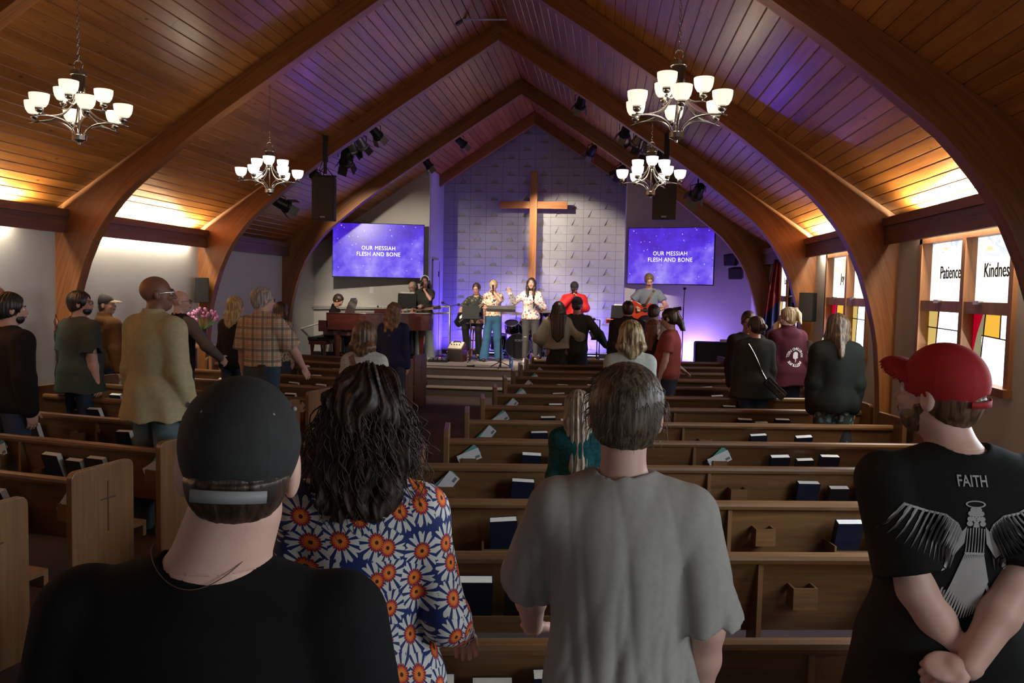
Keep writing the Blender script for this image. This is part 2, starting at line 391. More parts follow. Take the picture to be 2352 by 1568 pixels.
# tie beams and cove lamps -------------------------------------------------------
bi=0
M_COVE=emis('fluorescent_tube',(1,.80,.48),16); M_RAILC=mat('lamp_housing',(.6,.6,.58),.5); COVE_UP,COVE_DN=1350,58
for sg in (-1,1):
    for k in range(-1,4):
        y0=AY[k]+ARCH_T if k>=0 else REAR; y1=AY[k+1]
        b=MB()
        def bx(x0,x1,z0,z1): b.box((min(sg*x0,sg*x1),y0,z0),(max(sg*x0,sg*x1),y1,z1))
        bx(BX,BX+.05,2.58,2.76); o=b.build(f'trim_{bi+1}',M_BEAM); struct(o,f'dark wooden beam along the top of the {"left" if sg<0 else "right"} wall')
        b=MB(); bx(BX-.03,BX+.05,2.76,2.845); u=b.build('beam_cap',M_BEAM,o); bi+=1
ncv=0
for sg in (-1,1):
    for y0,y1 in (((2.5,5.25),) if sg<0 else ())+((5.8,8.15),(9.15,11.95)):
        t=thing('cove_lamp',f'fluorescent strip lamp hidden behind the beam of the {"left" if sg<0 else "right"} wall, bay {["nearest the camera","between the nearest timbers","toward the stage","between the nearest timbers","toward the stage"][ncv]}','lamp',(sg*4.575,(y0+y1)/2,0),0,'cove lamps'); ncv+=1
        MB().box((-.03,-(y1-y0)/2,2.70),(.03,(y1-y0)/2,2.735)).build('housing',M_RAILC,t)
        MB().tube([(0,-(y1-y0)/2+.03,2.77),(0,(y1-y0)/2-.03,2.77)],.013,8).build('tube',M_COVE,t)
        light('AREA','cove_light',(sg*4.56,(y0+y1)/2,2.80),COVE_UP,WARM,target=(sg*4.30,(y0+y1)/2,3.02),size=y1-y0-.05,sizey=.04)
        light('AREA','cove_down_light',(sg*4.58,(y0+y1)/2,2.69),COVE_DN,(1,.88,.68),target=(sg*4.579,(y0+y1)/2,0),size=y1-y0-.05,sizey=.04)
# windows ---------------------------------------------------------------------------
M_GW=emis('daylit_frosted_glass',(1,.985,.93),3.8)
m_,nt_,b_=nt_new('daylit_painted_glass'); tc=N(nt_,'ShaderNodeTexCoord'); nz=N(nt_,'ShaderNodeTexNoise',i_Scale=3.2,i_Detail=3.0,i_Distortion=1.2)
mp=N(nt_,'ShaderNodeMapping'); mp.inputs['Scale'].default_value=(1,.6,2.2); nt_.links.new(tc.outputs['Object'],mp.inputs[0]); nt_.links.new(mp.outputs[0],nz.inputs['Vector'])
rp=ramp(nt_,[(.36,(.55,.68,.85)),(.42,(1,1,.95)),(.54,(1,.97,.84)),(.66,(.95,.66,.34))]); nt_.links.new(nz.outputs['Fac'],rp.inputs[0])
sx=N(nt_,'ShaderNodeSeparateXYZ'); nt_.links.new(tc.outputs['Object'],sx.inputs[0])
mr=N(nt_,'ShaderNodeMapRange'); mr.inputs[1].default_value=2.1; mr.inputs[2].default_value=2.5; nt_.links.new(sx.outputs[2],mr.inputs[0])
mx=N(nt_,'ShaderNodeMix',data_type='RGBA'); mx.inputs[6].default_value=(1,1,.90,1); nt_.links.new(mr.outputs[0],mx.inputs[0]); nt_.links.new(rp.outputs[0],mx.inputs[7])
nt_.links.new(mx.outputs[2],b_.inputs['Emission Color']); b_.inputs['Emission Strength'].default_value=1.55; b_.inputs['Base Color'].default_value=(.6,.6,.6,1); M_GP=m_
GL={'amber':emis('amber_glass',(1,.55,.05),1.15),'red':emis('red_glass',(.75,.0,.03),.6),'pale':emis('pale_yellow_glass',(.95,.72,.22),.8),'pink':emis('magenta_glass',(.75,0,.25),.7),'white':M_GW,'green':emis('grey_green_glass',(.5,.5,.3),.6)}
M_LEAD=mat('lead_came',(.03,.03,.03),.5,metal=.5)
M_INK=mat('black_glass_paint',(.01,.01,.01),.6)
WORDS=[('Faith','Meekness'),('Patience','Kindness'),('Joy','Peace'),('Love','Grace')]
for wi,(a,b) in enumerate(WIN):
    t=thing(f'window_{wi+1}',f'oak framed stained glass window, {["beside the camera","beside the red capped man","beside the woman with the black shawl","behind the flags"][wi]}','window'); t['kind']='structure'; del t['category']
    X=WX-.035; fwid=.065
    def fr(y0,y1,z0,z1,name='frame',x0=X,x1=WX+.12,m=M_WINW): MB().box((x0,y0,z0),(x1,y1,z1)).build(name,m,t)
    fr(a,a+fwid,ZW0,ZW1);fr(b-fwid,b,ZW0,ZW1);fr(a,b,ZW1-fwid,ZW1);fr(a-.01,b+.01,ZW0,ZW0+fwid,'sill',X-.03)
    mid=7.25-WIN[1][0]+a
    fr(mid-.035,mid+.035,ZW0+fwid,ZW1-fwid,'mullion'); fr(a+fwid,b-fwid,1.925,2.02,'mid_rail',X+.01)
    for c in (a+.55,b-.5):
        MB().box((X-.02,c-.05,2.0),(X+.02,c+.05,2.03)).build('latch',M_CHROME,t)
    XP=WX+.06
    for li,(y0,y1) in enumerate(((mid+.035,b-fwid),(a+fwid,mid-.035))):     # li 0 = farther light (left in view)
        MB().box((XP,y0,2.02),(XP+.01,y1,ZW1-fwid)).build('upper_pane',M_GP,t)
        yc=(y0+y1)/2
        wd=WORDS[wi][li]
        text_obj('lettering',wd,.165,M_INK,t,(XP-.004,yc,2.27),(PI/2,0,-PI/2),sx=.80)
        z0,z1=ZW0+fwid,1.925; W_=y1-y0; H_=z1-z0
        def pane(poly,c):
            m=MB().prism([(y1-u*W_,z0+v*H_) for u,v in poly],XP,XP+.01,lambda u,v,w_:(w_,u,v)); m.build('pane',GL[c],t)
        def came(p,q,w_=.006): MB().tube([(XP-.002,y1-p[0]*W_,z0+p[1]*H_),(XP-.002,y1-q[0]*W_,z0+q[1]*H_)],w_,6).build('came',M_LEAD,t)
        if (li+wi)%2==1:
            pane([(0,0),(.16,0),(.2,.4),(.23,1),(0,1)],'pale'); pane([(.16,0),(.2,0),(.23,.4),(.27,1),(.23,1),(.2,.4)],'red')
            pane([(.2,0),(.85,0),(.85,1),(.27,1),(.23,.4)],'white'); pane([(.85,0),(1,0),(1,1),(.85,1)],'white')
            came((.27,1),(.23,.5)); came((0,.72),(1,.7)); came((.85,0),(.85,1)); came((.23,.5),(.18,0))
        else:
            pane([(0,.3),(.1,.7),(.22,1),(0,1)],'red'); pane([(0,0),(.2,0),(.22,.5),(.28,1),(.22,1),(.1,.7),(0,.3)],'green' if wi==1 else 'pink')
            pane([(.22,.68),(.62,.66),(.62,1),(.28,1)],'amber'); pane([(.62,.66),(1,.64),(1,1),(.62,1)],'white')
            pane([(.2,0),(.9,0),(.9,.645),(.62,.66),(.22,.68)],'white'); pane([(.9,0),(1,0),(1,.64),(.9,.645)],'pale')
            came((.22,.68),(1,.64)); came((.28,1),(.2,0)); came((.62,.66),(.62,1)); came((.9,0),(.9,.64))
# recess door, baseboards ------------------------------------------------------------
d=thing('door_1','narrow flush door in the side of the stage recess','door'); d['kind']='structure'; del d['category']
dy0,dy1=YTV+.35,YTV+1.05
MB().box((xl,dy0,STG),(xl+.015,dy1,2.62)).build('door_leaf',M_WALL,d)
MB().box((xl+.012,dy0-.02,STG),(xl+.03,dy0,2.65)).build('door_frame',M_WALL,d); MB().box((xl+.012,dy1,STG),(xl+.03,dy1+.02,2.65)).build('door_frame',M_WALL,d); MB().box((xl+.012,dy0-.02,2.62),(xl+.03,dy1+.02,2.65)).build('door_frame',M_WALL,d)
MB().box((xl+.015,dy1-.1,2.28),(xl+.03,dy1-.07,2.40)).build('hinge',M_METALD,d)
struct(MB().box((xl,YBK-.02,STG),(xr,YBK,STG+.1)).build('baseboard_back',M_METALD),'dark baseboard at the foot of the block wall')
struct(MB().box((xr,YTV-.02,STG),(WX,YTV,STG+.1)).build('baseboard_right',M_METALD),'dark baseboard on the stage right wall')
struct(MB().box((-WX,YTV-.02,STG),(xl,YTV,STG+.1)).build('baseboard_left',M_METALD),'dark baseboard on the stage left wall')
# ================================================================== PEWS
M_NAVY=mat('navy_book_cloth',(.007,.011,.032),.5,var=.1); M_BKB=mat('black_leatherette',(.012,.012,.013),.45)
M_PAGE=mat('page_edges',(.85,.83,.76),.8,var=.05,scale=60); M_TEAL=mat('teal_card',(.10,.36,.36),.6,var=.04); M_CARD=mat('white_card',(.66,.68,.70),.6,var=.03)
M_PRT=mat('grey_print',(.16,.17,.19),.7); M_GROOVE=mat('engraved_line',(.05,.022,.01),.7)
def ended_rail(m,x0,x1):
    prof=[(-.028,.755),(-.034,.775),(-.030,.794),(-.012,.803),(.010,.803),(.022,.795),(.024,.765),(.02,.755)]
    m.prism(prof,x0,x1,lambda u,v,w_:(w_,u,v))
def make_pew(L,sg,label,seat=True):
    """sg=+1: pew runs to +x from the aisle end, -1: to -x. y=0 is the top rail, stage is +y"""
    t=thing('pew',label,'pew')
    X=lambda a:sg*a
    def B(name,x0,x1,y0,y1,z0,z1,m=M_PEW,M=None,par=None):
        return MB().box((min(X(x0),X(x1)),y0,z0),(max(X(x0),X(x1)),y1,z1),M).build(name,m,par or t)
    # end panels, rounded on top
    for xa in (0,L-.045):
        poly=[(-.2,0)]+poly_ang(-.2+.05,.894-.05,.05,180,90,5)+poly_ang(.30-.05,.894-.05,.05,90,0,5)+[(.30,0)]
        p=MB().prism(poly,xa,xa+.045,lambda u,v,w_:(X(w_),u,v)).build('end_panel',M_PEWV,t,bevel=.006)
        if xa==0:
            g=MB(); g.box((X(-.0015)-.001,.075,.47),(X(-.0015)+.001,.085,.79)); g.box((X(-.0015)-.001,.02,.675),(X(-.0015)+.001,.145,.683)); g.build('engraved_cross',M_GROOVE,p)
    m=MB(); ended_rail(m,X(.045),X(L-.045)); m.build('top_rail',M_PEW,t,smooth=False)
    m=MB().prism([(-.006,.76),(.012,.76),(.112,.40),(.094,.38)],X(.045),X(L-.045),lambda u,v,w_:(w_,u,v)); m.build('back_panel',M_PEW,t)
    if seat:
        B('seat',.045,L-.045,.09,.46,.405,.435); B('seat_rail',.045,L-.045,.43,.46,.33,.405)
    xm=L*.5
    m=MB().prism([(-.018,.752),(.02,.752),(.12,.40),(.12,0),(-.018,0)],X(xm-.012),X(xm+.012),lambda u,v,w_:(w_,u,v)); m.build('center_support',M_PEWV,t)
    for s in (0,1):
        o=s*L*.5
        # card holder and book rack on the back
        h=B('card_holder',o+.15,o+.27,-.055,-.045,.55,.645); 
        for q in (.15,.26): B('holder_side',o+q,o+q+.01,-.045,.03,.55,.645,par=h)
        B('holder_floor',o+.15,o+.27,-.055,.04,.54,.55,par=h)
        b=B('book_rack',o+.62,o+1.28,-.110,-.098,.47,.53)
        B('rack_floor',o+.62,o+1.28,-.110,.06,.455,.47,par=b)
        for q in (.61,1.28): B('rack_side',o+q,o+q+.012,-.110,.06,.455,.56,par=b)
    return remember(t)
def make_book(w_,h_,d_,mc,name,cat):
    t=thing(name,'-',cat)
    c=MB(); c.box((-w_/2,-.002,0),(w_/2,.0,h_)); c.box((-w_/2,d_,0),(w_/2,d_+.002,h_)); c.box((-w_/2-.002,-.002,0),(-w_/2,d_+.002,h_)); c.build('cover',mc,t)
    MB().box((-w_/2,0,.003),(w_/2-.004,d_,h_-.004)).build('page_block',M_PAGE,t)
    return remember(t)
HY=make_book(.158,.235,.048,M_NAVY,'hymnal','book'); BI=make_book(.142,.200,.048,M_BKB,'bible','book'); used={'HY':0,'BI':0}
def env(mc,name,printed):
    t=thing(name,'-','card')
    MB().box((-.095,0,-.045),(.095,.0015,.045)).build('sheet',mc,t)
    if printed: 
        MB().box((.045,-.0006,-.032),(.085,0,-.012)).build('print_block',M_PRT,t)
        for i in range(2): MB().box((-.08,-.0006,-.03+.008*i),(-.03,0,-.027+.008*i)).build('print_line',M_PRT,t)
    return remember(t)
CT=env(M_TEAL,'response_card',True); CW=env(M_CARD,'response_card',True)
PEN=thing('pencil','-','pencil'); MB().tube([(0,0,0),(0,0,.09)],.0035,6).build('barrel',M_BKB,PEN); remember(PEN)
firsts={}
def place(protoo,loc,rot,label,group,name=None):
    if protoo.name not in firsts: firsts[protoo.name]=1; o=protoo
    else: o=dup(protoo)
    o.location=loc; o.rotation_euler=rot; o['label']=label; o['group']=group; return o
rng=random.Random(11)
PR=make_pew(4.2,1,'-'); PL=make_pew(3.05,-1,'-'); PF=make_pew(3.5,1,'-',seat=False)
AR,AL=R(9.4),R(-11.5)
for blk,sg,n0,n1,x0,y0,ang in (('right',1,-4,8,.367,6.675,AR),('left',-1,-2,8,-1.44,5.745,AL)):
    for n_ in range(n0,n1+1):
        P=(PF if (sg>0 and n_==8) else PR if sg>0 else PL); L=3.5 if P is PF else 4.2 if sg>0 else 3.05
        yy=y0+.995*n_
        rank=ORD[8-n_]
        lab=f'oak pew, {rank} from the stage in the {blk} hand block' if P is not PF else 'oak front screen of the right hand block, nearest the stage steps'
        p=place(P,(x0,yy,0),(0,0,ang),lab,f'pews of the {blk} hand block')
        T=Matrix.Translation((x0,yy,0))@Matrix.Rotation(ang,4,'Z')
        for s in (0,1):
            o=s*L*.5; sec=('aisle half','wall half')[s]
            for bi_,(bx_,pr) in enumerate(((.73,HY),(.94,BI),(1.16,HY))):
                if rng.random()<.12 and n_>0: continue
                loc=T@Vector((sg*(o+bx_+rng.uniform(-.02,.02)),-.012,.472))
                place(pr,loc,(R(20+rng.uniform(-4,4)),R(rng.uniform(-4,4)),ang),
                  f'{"navy hymnal" if pr is HY else "black bible"}, {("left","middle","right")[bi_ if sg>0 else 2-bi_]} in the rack, {sec} of the {rank} {blk} pew from the stage',f'books in the {blk} pew racks')
            if n_<=7 and (s==0 or n_ in (0,) or (sg<0 and n_%3==0)):
                loc=T@Vector((sg*(o+.21),-.034,.655)); loc2=T@Vector((sg*(o+.205),-.026,.665))
                tl=-sg if rng.random()<.8 else sg
                place(CT,loc2,(R(-5),R(-38*1-rng.uniform(0,14)),ang),f'teal response card in the holder, {sec} of the {rank} {blk} pew from the stage','cards in the pew holders')
                place(CW,loc,(R(-6),R(-22-rng.uniform(0,14)) if n_%2==0 else R(-52),ang),f'white response card in the holder, {sec} of the {rank} {blk} pew from the stage','cards in the pew holders')
                if n_<4: place(PEN,T@Vector((sg*(o+.16),-.03,.56)),(R(-4),R(6),ang),f'dark pencil beside the cards, {sec} of the {rank} {blk} pew from the stage','pencils in the pew holders')
# ================================================================== CHANDELIERS
M_SHADE=emis('frosted_shade',(1,.89,.72),1.4); M_SHADE2=emis('frosted_shade_bright',(1,.95,.86),2.1)
M_DWOOD=mat('dark_bronze',(.05,.03,.02),.35,metal=.6)
def bez(P,n=10):
    out=[]
    for i in range(n+1):
        t=i/n; Q=[Vector(p) for p in P]
        while len(Q)>1: Q=[a.lerp(b,t) for a,b in zip(Q,Q[1:])]
        out.append(Q[0])
    return out
CH_E=10
def make_chand(label,shade,loc,rz,chain):
    t=thing('chandelier',label,'chandelier',loc,rz,'nine light chandeliers')
    MB().lathe([(0,-.05),(.008,-.045),(.012,-.03),(.05,-.012),(.052,.02),(.045,.025),(0,.025)],16).build('bottom_hub',M_CHROME,t,smooth=False)
    MB().lathe([(.045,.33),(.045,.45)],16).build('column',M_DWOOD,t); MB().lathe([(.05,.45),(.056,.452),(.056,.478),(.04,.49),(0,.495)],16).build('top_cap',M_CHROME,t)
    MB().tube([(0,0,.30),(0,0,.03)],.006,8).build('stem',M_CHROME,t)
    MB().tube([(.032*math.cos(a*PI/8),0,.527+.032*math.sin(a*PI/8)) for a in range(17)],.004,6).build('ring',M_CHROME,t)
    prof=[(.020,0),(.042,.010),(.057,.034),(.064,.064),(.066,.094)]
    inn=[(.062,.094),(.060,.064),(.052,.038),(.036,.015),(.0,.009)]
    def shadeat(r,a,z):
        c=(r*math.cos(a),r*math.sin(a),z)
        cup=MB().lathe([(.0,-.012),(.012,-.01),(.026,.0),(.028,.028),(.02,.03)],12,c).build('shade_cup',M_CHROME,t,smooth=True)
        MB().lathe([(p,q+.025) for p,q in prof+inn],20,c,close=True).build('shade',shade,t,smooth=True)
        MB().sphere((c[0],c[1],z-.022),.009,8,5).build('finial',M_CHROME,t)
    def arm(pts,a,r): 
        MB().tube([(p.x*math.cos(a),p.x*math.sin(a),p.z) for p in bez(pts)],r,8).build('arm',M_CHROME,t,smooth=True)
    for k in range(6):
        a=k*PI/3
        arm([(.035,0,.02),(.05,0,.09),(.13,0,.13),(.22,0,.125),(.345,0,.10)],a,.0065)
        arm([(.02,0,.34),(.04,0,.22),(.10,0,.13),(.20,0,.115),(.31,0,.112)],a,.0055)
        shadeat(.31,a,.135)
    for k in range(3):
        a=k*2*PI/3+PI/6
        arm([(.02,0,.34),(.03,0,.25),(.08,0,.20),(.13,0,.225),(.185,0,.225)],a,.0055); shadeat(.165,a,.255)
    c=MB(); z=.55
    top=chain
    i=0
    while z<top:
        q=[]
        for j in range(9):
            an=2*PI*j/8; q.append((.009*math.cos(an) if i%2 else 0,0 if i%2 else .009*math.cos(an),z+.018+.018*math.sin(an)))
        c.tube(q,.0022,4,cap=False); z+=.029; i+=1
    c.build('chain',M_CHROME,t)
    light('POINT','chandelier_bulbs',Vector(loc)+Vector((0,0,.34)),CH_E,(1,.80,.55),size=.12)
    MB().lathe([(0,top-.0),(.045,top-.01),(.05,top+.02),(0,top+.021)],12).build('ceiling_canopy',M_CHROME,t)
    # loose loop of spare chain by the ceiling hook
    MB().tube([(.0+.05*math.sin(a*PI/5)*(1 if a<6 else -1),.01,top-.06-.05*(1-math.cos(a*PI/5))) for a in range(11)],.003,5).build('spare_chain',M_CHROME,t)
    return t
CHL=[]
for px,py,Y,rz,sh,lab in ((182,318,5.72,R(12),M_SHADE,'brushed nickel chandelier of nine lit bowls, leftmost and nearest on the left'),
   (619,440,9.15,R(20),M_SHADE2,'brushed nickel chandelier with nine bowls, farther one on the left slope'),
   (1554,312,5.62,R(-30),M_SHADE,'brushed nickel chandelier of nine lit bowls, nearest one on the right'),
   (1494,445,9.2,R(0),M_SHADE2,'nickel chandelier with nine bowls, farther one on the right, before the speaker')):
    p=at(px,py,Y); make_chand(lab,sh,p,rz,zc(p.x)-p.z-.02); CHL.append(p)
for sg,lab in ((-1,'left'),(1,'right')): make_chand(f'added nickel chandelier with nine bowls hanging above the camera, {lab} of the aisle',M_SHADE,(sg*2.1,1.6,3.02),.3,zc(2.1)-3.04)  # extra pair added out of view to light the foreground
# ================================================================== CEILING FAN
M_FAN=mat('grey_fan_blade',(.45,.50,.60),.5); p=at(1046,45,11.4)
f=thing('ceiling_fan','grey three blade ceiling fan hanging from the ridge','fan',p)
MB().lathe([(0,-.075),(.06,-.07),(.10,-.03),(.105,.0),(.10,.03),(.05,.08),(.02,.11),(0,.11)],16).build('motor',M_METALD,f,smooth=True)
MB().tube([(0,0,.1),(0,0,zc(p.x)-p.z)],.012,8).build('downrod',M_METALD,f)
for k,a in enumerate((R(158),R(3),R(-105))):
    T_=Matrix.Rotation(a,4,'Z')@Matrix.Rotation(R(10),4,'X')
    m=MB().prism([(.09,-.03),(.2,-.055),(.66,-.05),(.70,-.03),(.70,.03),(.66,.05),(.2,.045),(.09,.03)],-.004,.004,lambda u,v,w_:tuple(T_@Vector((u,v,w_)))); m.build('blade',M_FAN,f)
p=at(1183,103,14.3); f=thing('ceiling_fan','dark ceiling fan far off below the ridge, blades seen edge on','fan',(p.x,p.y,p.z))
MB().lathe([(0,-.06),(.07,-.05),(.09,0),(.05,.07),(0,.08)],14).build('motor',M_METALD,f,smooth=True); MB().tube([(0,0,.06),(0,0,zc(p.x)-p.z)],.012,8).build('downrod',M_METALD,f)
for a in (R(20),R(140),R(260)):
    T_=Matrix.Rotation(a,4,'Z')@Matrix.Rotation(R(10),4,'X')
    MB().prism([(.09,-.03),(.2,-.05),(.5,-.04),(.5,.04),(.2,.045),(.09,.03)],-.004,.004,lambda u,v,w_:tuple(T_@Vector((u,v,w_)))).build('blade',M_FAN,f)
# ================================================================== CROSS
M_CROSS=wood('cross_cedar',(.26,.09,.03),(.50,.20,.065),(.64,.30,.11),axis=2,rough=.45,freq=22,knots=3.5,tone=0)
M_CROSSH=wood('cross_cedar_arm',(.28,.10,.03),(.50,.20,.065),(.64,.30,.11),axis=0,rough=.45,freq=22,knots=3.5,tone=0)
YC=YBK-.22; a=at(1227,393,YC); b=at(1148,470,YC); c=at(1303,471,YC)
t=thing('wooden_cross','large wooden cross hanging on the grey block wall','cross',(a.x,YC,0))
MB().box((-.083,0,1.75),(.083,.09,a.z)).build('upright',M_CROSS,t,bevel=.004)
zb=(b.z+c.z)/2
MB().box((b.x-a.x,.012,zb-.08),(-.084,.09,zb+.08)).build('cross_arm',M_CROSSH,t,bevel=.004); MB().box((.084,.012,zb-.08),(c.x-a.x,.09,zb+.08)).build('cross_arm',M_CROSSH,t,bevel=.004)
MB().box((-.05,.09,zb-.05),(.05,YBK-YC,zb+.05)).build('wall_bracket',M_METALD,t); MB().box((-.05,.09,2.3),(.05,YBK-YC,2.4)).build('wall_bracket',M_METALD,t)
# ================================================================== SCREENS
m_,nt_,b_=nt_new('screen_image'); Lk=nt_.links
tc=N(nt_,'ShaderNodeTexCoord')
n1=N(nt_,'ShaderNodeTexNoise',i_Scale=2.0,i_Detail=3.0,i_Roughness=.6); Lk.new(tc.outputs['Object'],n1.inputs['Vector'])
sx=N(nt_,'ShaderNodeSeparateXYZ'); Lk.new(tc.outputs['Object'],sx.inputs[0])
mr=N(nt_,'ShaderNodeMapRange'); mr.inputs[1].default_value=-.5; mr.inputs[2].default_value=.5; mr.inputs[3].default_value=.16; mr.inputs[4].default_value=-.12; Lk.new(sx.outputs[2],mr.inputs[0])
ad=N(nt_,'ShaderNodeMath',operation='ADD'); Lk.new(n1.outputs['Fac'],ad.inputs[0]); Lk.new(mr.outputs[0],ad.inputs[1])
rp=ramp(nt_,[(.3,(.058,.012,.50)),(.5,(.085,.03,.78)),(.66,(.20,.13,.92)),(.85,(.40,.33,.95))]); Lk.new(ad.outputs[0],rp.inputs[0])
out=rp.outputs[0]
for s_,th in ((9,.075),(16,.06),(5,.05)):
    v=N(nt_,'ShaderNodeTexVoronoi',i_Scale=float(s_)); Lk.new(tc.outputs['Object'],v.inputs['Vector'])
    r2=ramp(nt_,[(0,(.7,.75,1)),(th,(.45,.45,.8)),(th*1.8,(0,0,0))]); Lk.new(v.outputs['Distance'],r2.inputs[0])
    mx=N(nt_,'ShaderNodeMix',data_type='RGBA',blend_type='ADD'); mx.inputs[0].default_value=.8; Lk.new(out,mx.inputs[6]); Lk.new(r2.outputs[0],mx.inputs[7]); out=mx.outputs[2]
Lk.new(out,b_.inputs['Emission Color']); b_.inputs['Emission Strength'].default_value=1.28; b_.inputs['Base Color'].default_value=(.01,.01,.01,1); b_.inputs['Roughness'].default_value=.3
M_SCR=m_; M_TXT=emis('screen_lettering',(.9,.9,1),1.7)
def tv(c0,c1,c2,c3,Y0,Y1,lab):
    """corners left-top, right-top, left-bottom, right-bottom at depths Y0 (left) and Y1 (right)"""
    a,b,c,d=at(*c0,Y0),at(*c1,Y1),at(*c2,Y0),at(*c3,Y1)
    ctr=(a+b+c+d)/4; wdt=((a.xy-b.xy).length+(c.xy-d.xy).length)/2; hgt=(a.z-c.z+b.z-d.z)/2; rz=math.atan2(b.y-a.y,b.x-a.x)
    t=thing('wall_screen',lab,'screen',ctr,rz,'lyric screens')
    MB().box((-wdt/2,0,-hgt/2),(wdt/2,.05,hgt/2)).build('casing',M_BLACK,t); g=.012
    MB().box((-wdt/2+g,-.004,-hgt/2+g*1.4),(wdt/2-g,.001,hgt/2-g)).build('display',M_SCR,t)
    MB().box((-.2,.05,-.15),(.2,.14,.15)).build('wall_mount',M_METALD,t); MB().tube([(0,.14,0),(0,YTV-ctr.y if YTV-ctr.y>.15 else .2,0)],.03,8).build('mount_arm',M_METALD,t)
    text_obj('lyric_line','OUR MESSIAH',.118,M_TXT,t,(0,-.008,.05),(PI/2,0,0),ext=.001,sx=.9,offset=0,spacing=1.08); text_obj('lyric_line','FLESH AND BONE',.118,M_TXT,t,(0,-.008,-.075),(PI/2,0,0),ext=.001,sx=.9,offset=0,spacing=1.08)
tv((764,509),(975,517),(762,636),(974,640),16.75,17.15,'large wall screen with lyrics left of the cross, above the piano')
tv((1443,525),(1641,519),(1440,652),(1641,656),17.2,16.65,'large wall screen with lyrics right of the cross, above the guitarist')
# ================================================================== SPEAKERS, SPOTLIGHTS
M_GRILLE=mat('speaker_grille',(.016,.016,.017),.75,bump=.5,bscale=500)
M_BADGE=mat('speaker_badge',(.3,.3,.32),.4)
def hang_spk(px0,px1,py0,py1,Y,lab,pole_py,rz):
    a=at(px0,py0,Y);b=at(px1,py1,Y); w_=b.x-a.x; h_=a.z-b.z; c=(a+b)/2
    t=thing('hanging_speaker',lab,'speaker',(c.x,Y,c.z),rz,'hanging line array speakers')
    MB().prism([(-w_/2,-.12),(w_/2,-.12),(w_/2*.8,.2),(-w_/2*.8,.2)],-h_/2,h_/2,lambda u,v,w2:(u,v,w2)).build('cabinet',M_BLACK,t,bevel=.01)
    MB().box((-w_/2+.01,-.128,-h_/2+.01),(w_/2-.01,-.12,h_/2-.01)).build('grille',M_GRILLE,t)
    MB().box((-.035,-.131,-h_/2+.03),(.035,-.127,-h_/2+.05)).build('badge',M_BADGE,t)
    br=MB(); br.box((-w_/2,.0,h_/2),(w_/2,.05,h_/2+.025)); br.tube([(-.12,.02,h_/2+.02),(0,.02,h_/2+.16),(.12,.02,h_/2+.02)],.008,6); br.build('fly_bracket',M_METALD,t)
    top=zc(c.x)-c.z
    MB().box((-.035,-.0,h_/2+.22),(.035,.06,top-.03)).build('pole',M_METALD,t); MB().tube([(0,.03,h_/2+.05),(0,.03,h_/2+.24)],.025,8).build('swivel',M_METALD,t)
    MB().tube([(-.05,.05,h_/2),(-.09,.06,h_/2+.12),(-.02,.05,h_/2+.3)],.006,6).build('cable',M_METALD,t)
hang_spk(721,770,406,506,11.95,'black line array speaker hanging left of the left screen',330,R(6))
hang_spk(1502,1553,400,506,11.95,'black line array speaker hanging above the right screen',330,R(-8))
def wall_spk(px,py,Y,x,w_,h_,rz,lab,tilt=0):
    p=atx(px,py,x) if Y is None else at(px,py,Y)
    t=thing('wall_speaker',lab,'speaker',p,rz); t.rotation_euler=(R(tilt),0,rz)
    MB().prism([(-w_/2,-.1),(w_/2,-.1),(w_/2*.7,.12),(-w_/2*.7,.12)],-h_/2,h_/2,lambda u,v,w2:(u,v,w2)).build('cabinet',M_BLACK,t,bevel=.008)
    MB().box((-w_/2+.008,-.106,-h_/2+.008),(w_/2-.008,-.1,h_/2-.008)).build('grille',M_GRILLE,t); MB().box((-.03,.12,-.03),(.03,.2,.03)).build('bracket',M_METALD,t)
wall_spk(462,666,12.05,None,.20,.38,R(35),'small black speaker on the left wall beside the second timber foot')
wall_spk(1857,705,11.9,None,.20,.40,R(-35),'black speaker box on the right wall before the first window pair')
wall_spk(1681,596,17.1,None,.27,.22,R(-30),'upper black monitor on the wall right of the right screen',10)
wall_spk(1692,627,16.9,None,.27,.22,R(-30),'lower black monitor on the wall right of the right screen',10)
M_LENS=emis('lit_lamp_lens',(1,.93,.8),16); M_LENSB=emis('blue_lamp_lens',(.1,.1,1),3); M_LENSX=mat('unlit_lens',(.05,.05,.06),.15)
M_DOORLIT=mat('lit_barn_door',(.20,.20,.20),.5); M_ALU=mat('aluminium_can',(.30,.30,.30),.35,metal=.7)  # doors of lit lamps get a lighter colour to show lens light
SPOT_E={'a':(850,34),'f':(700,30),'g':(200,40),'h':(1000,38),'d':(400,26),'e':(520,60),'i':(850,34),'j':(700,32),'m':(150,44),'p':(520,30),'k':(800,40)}
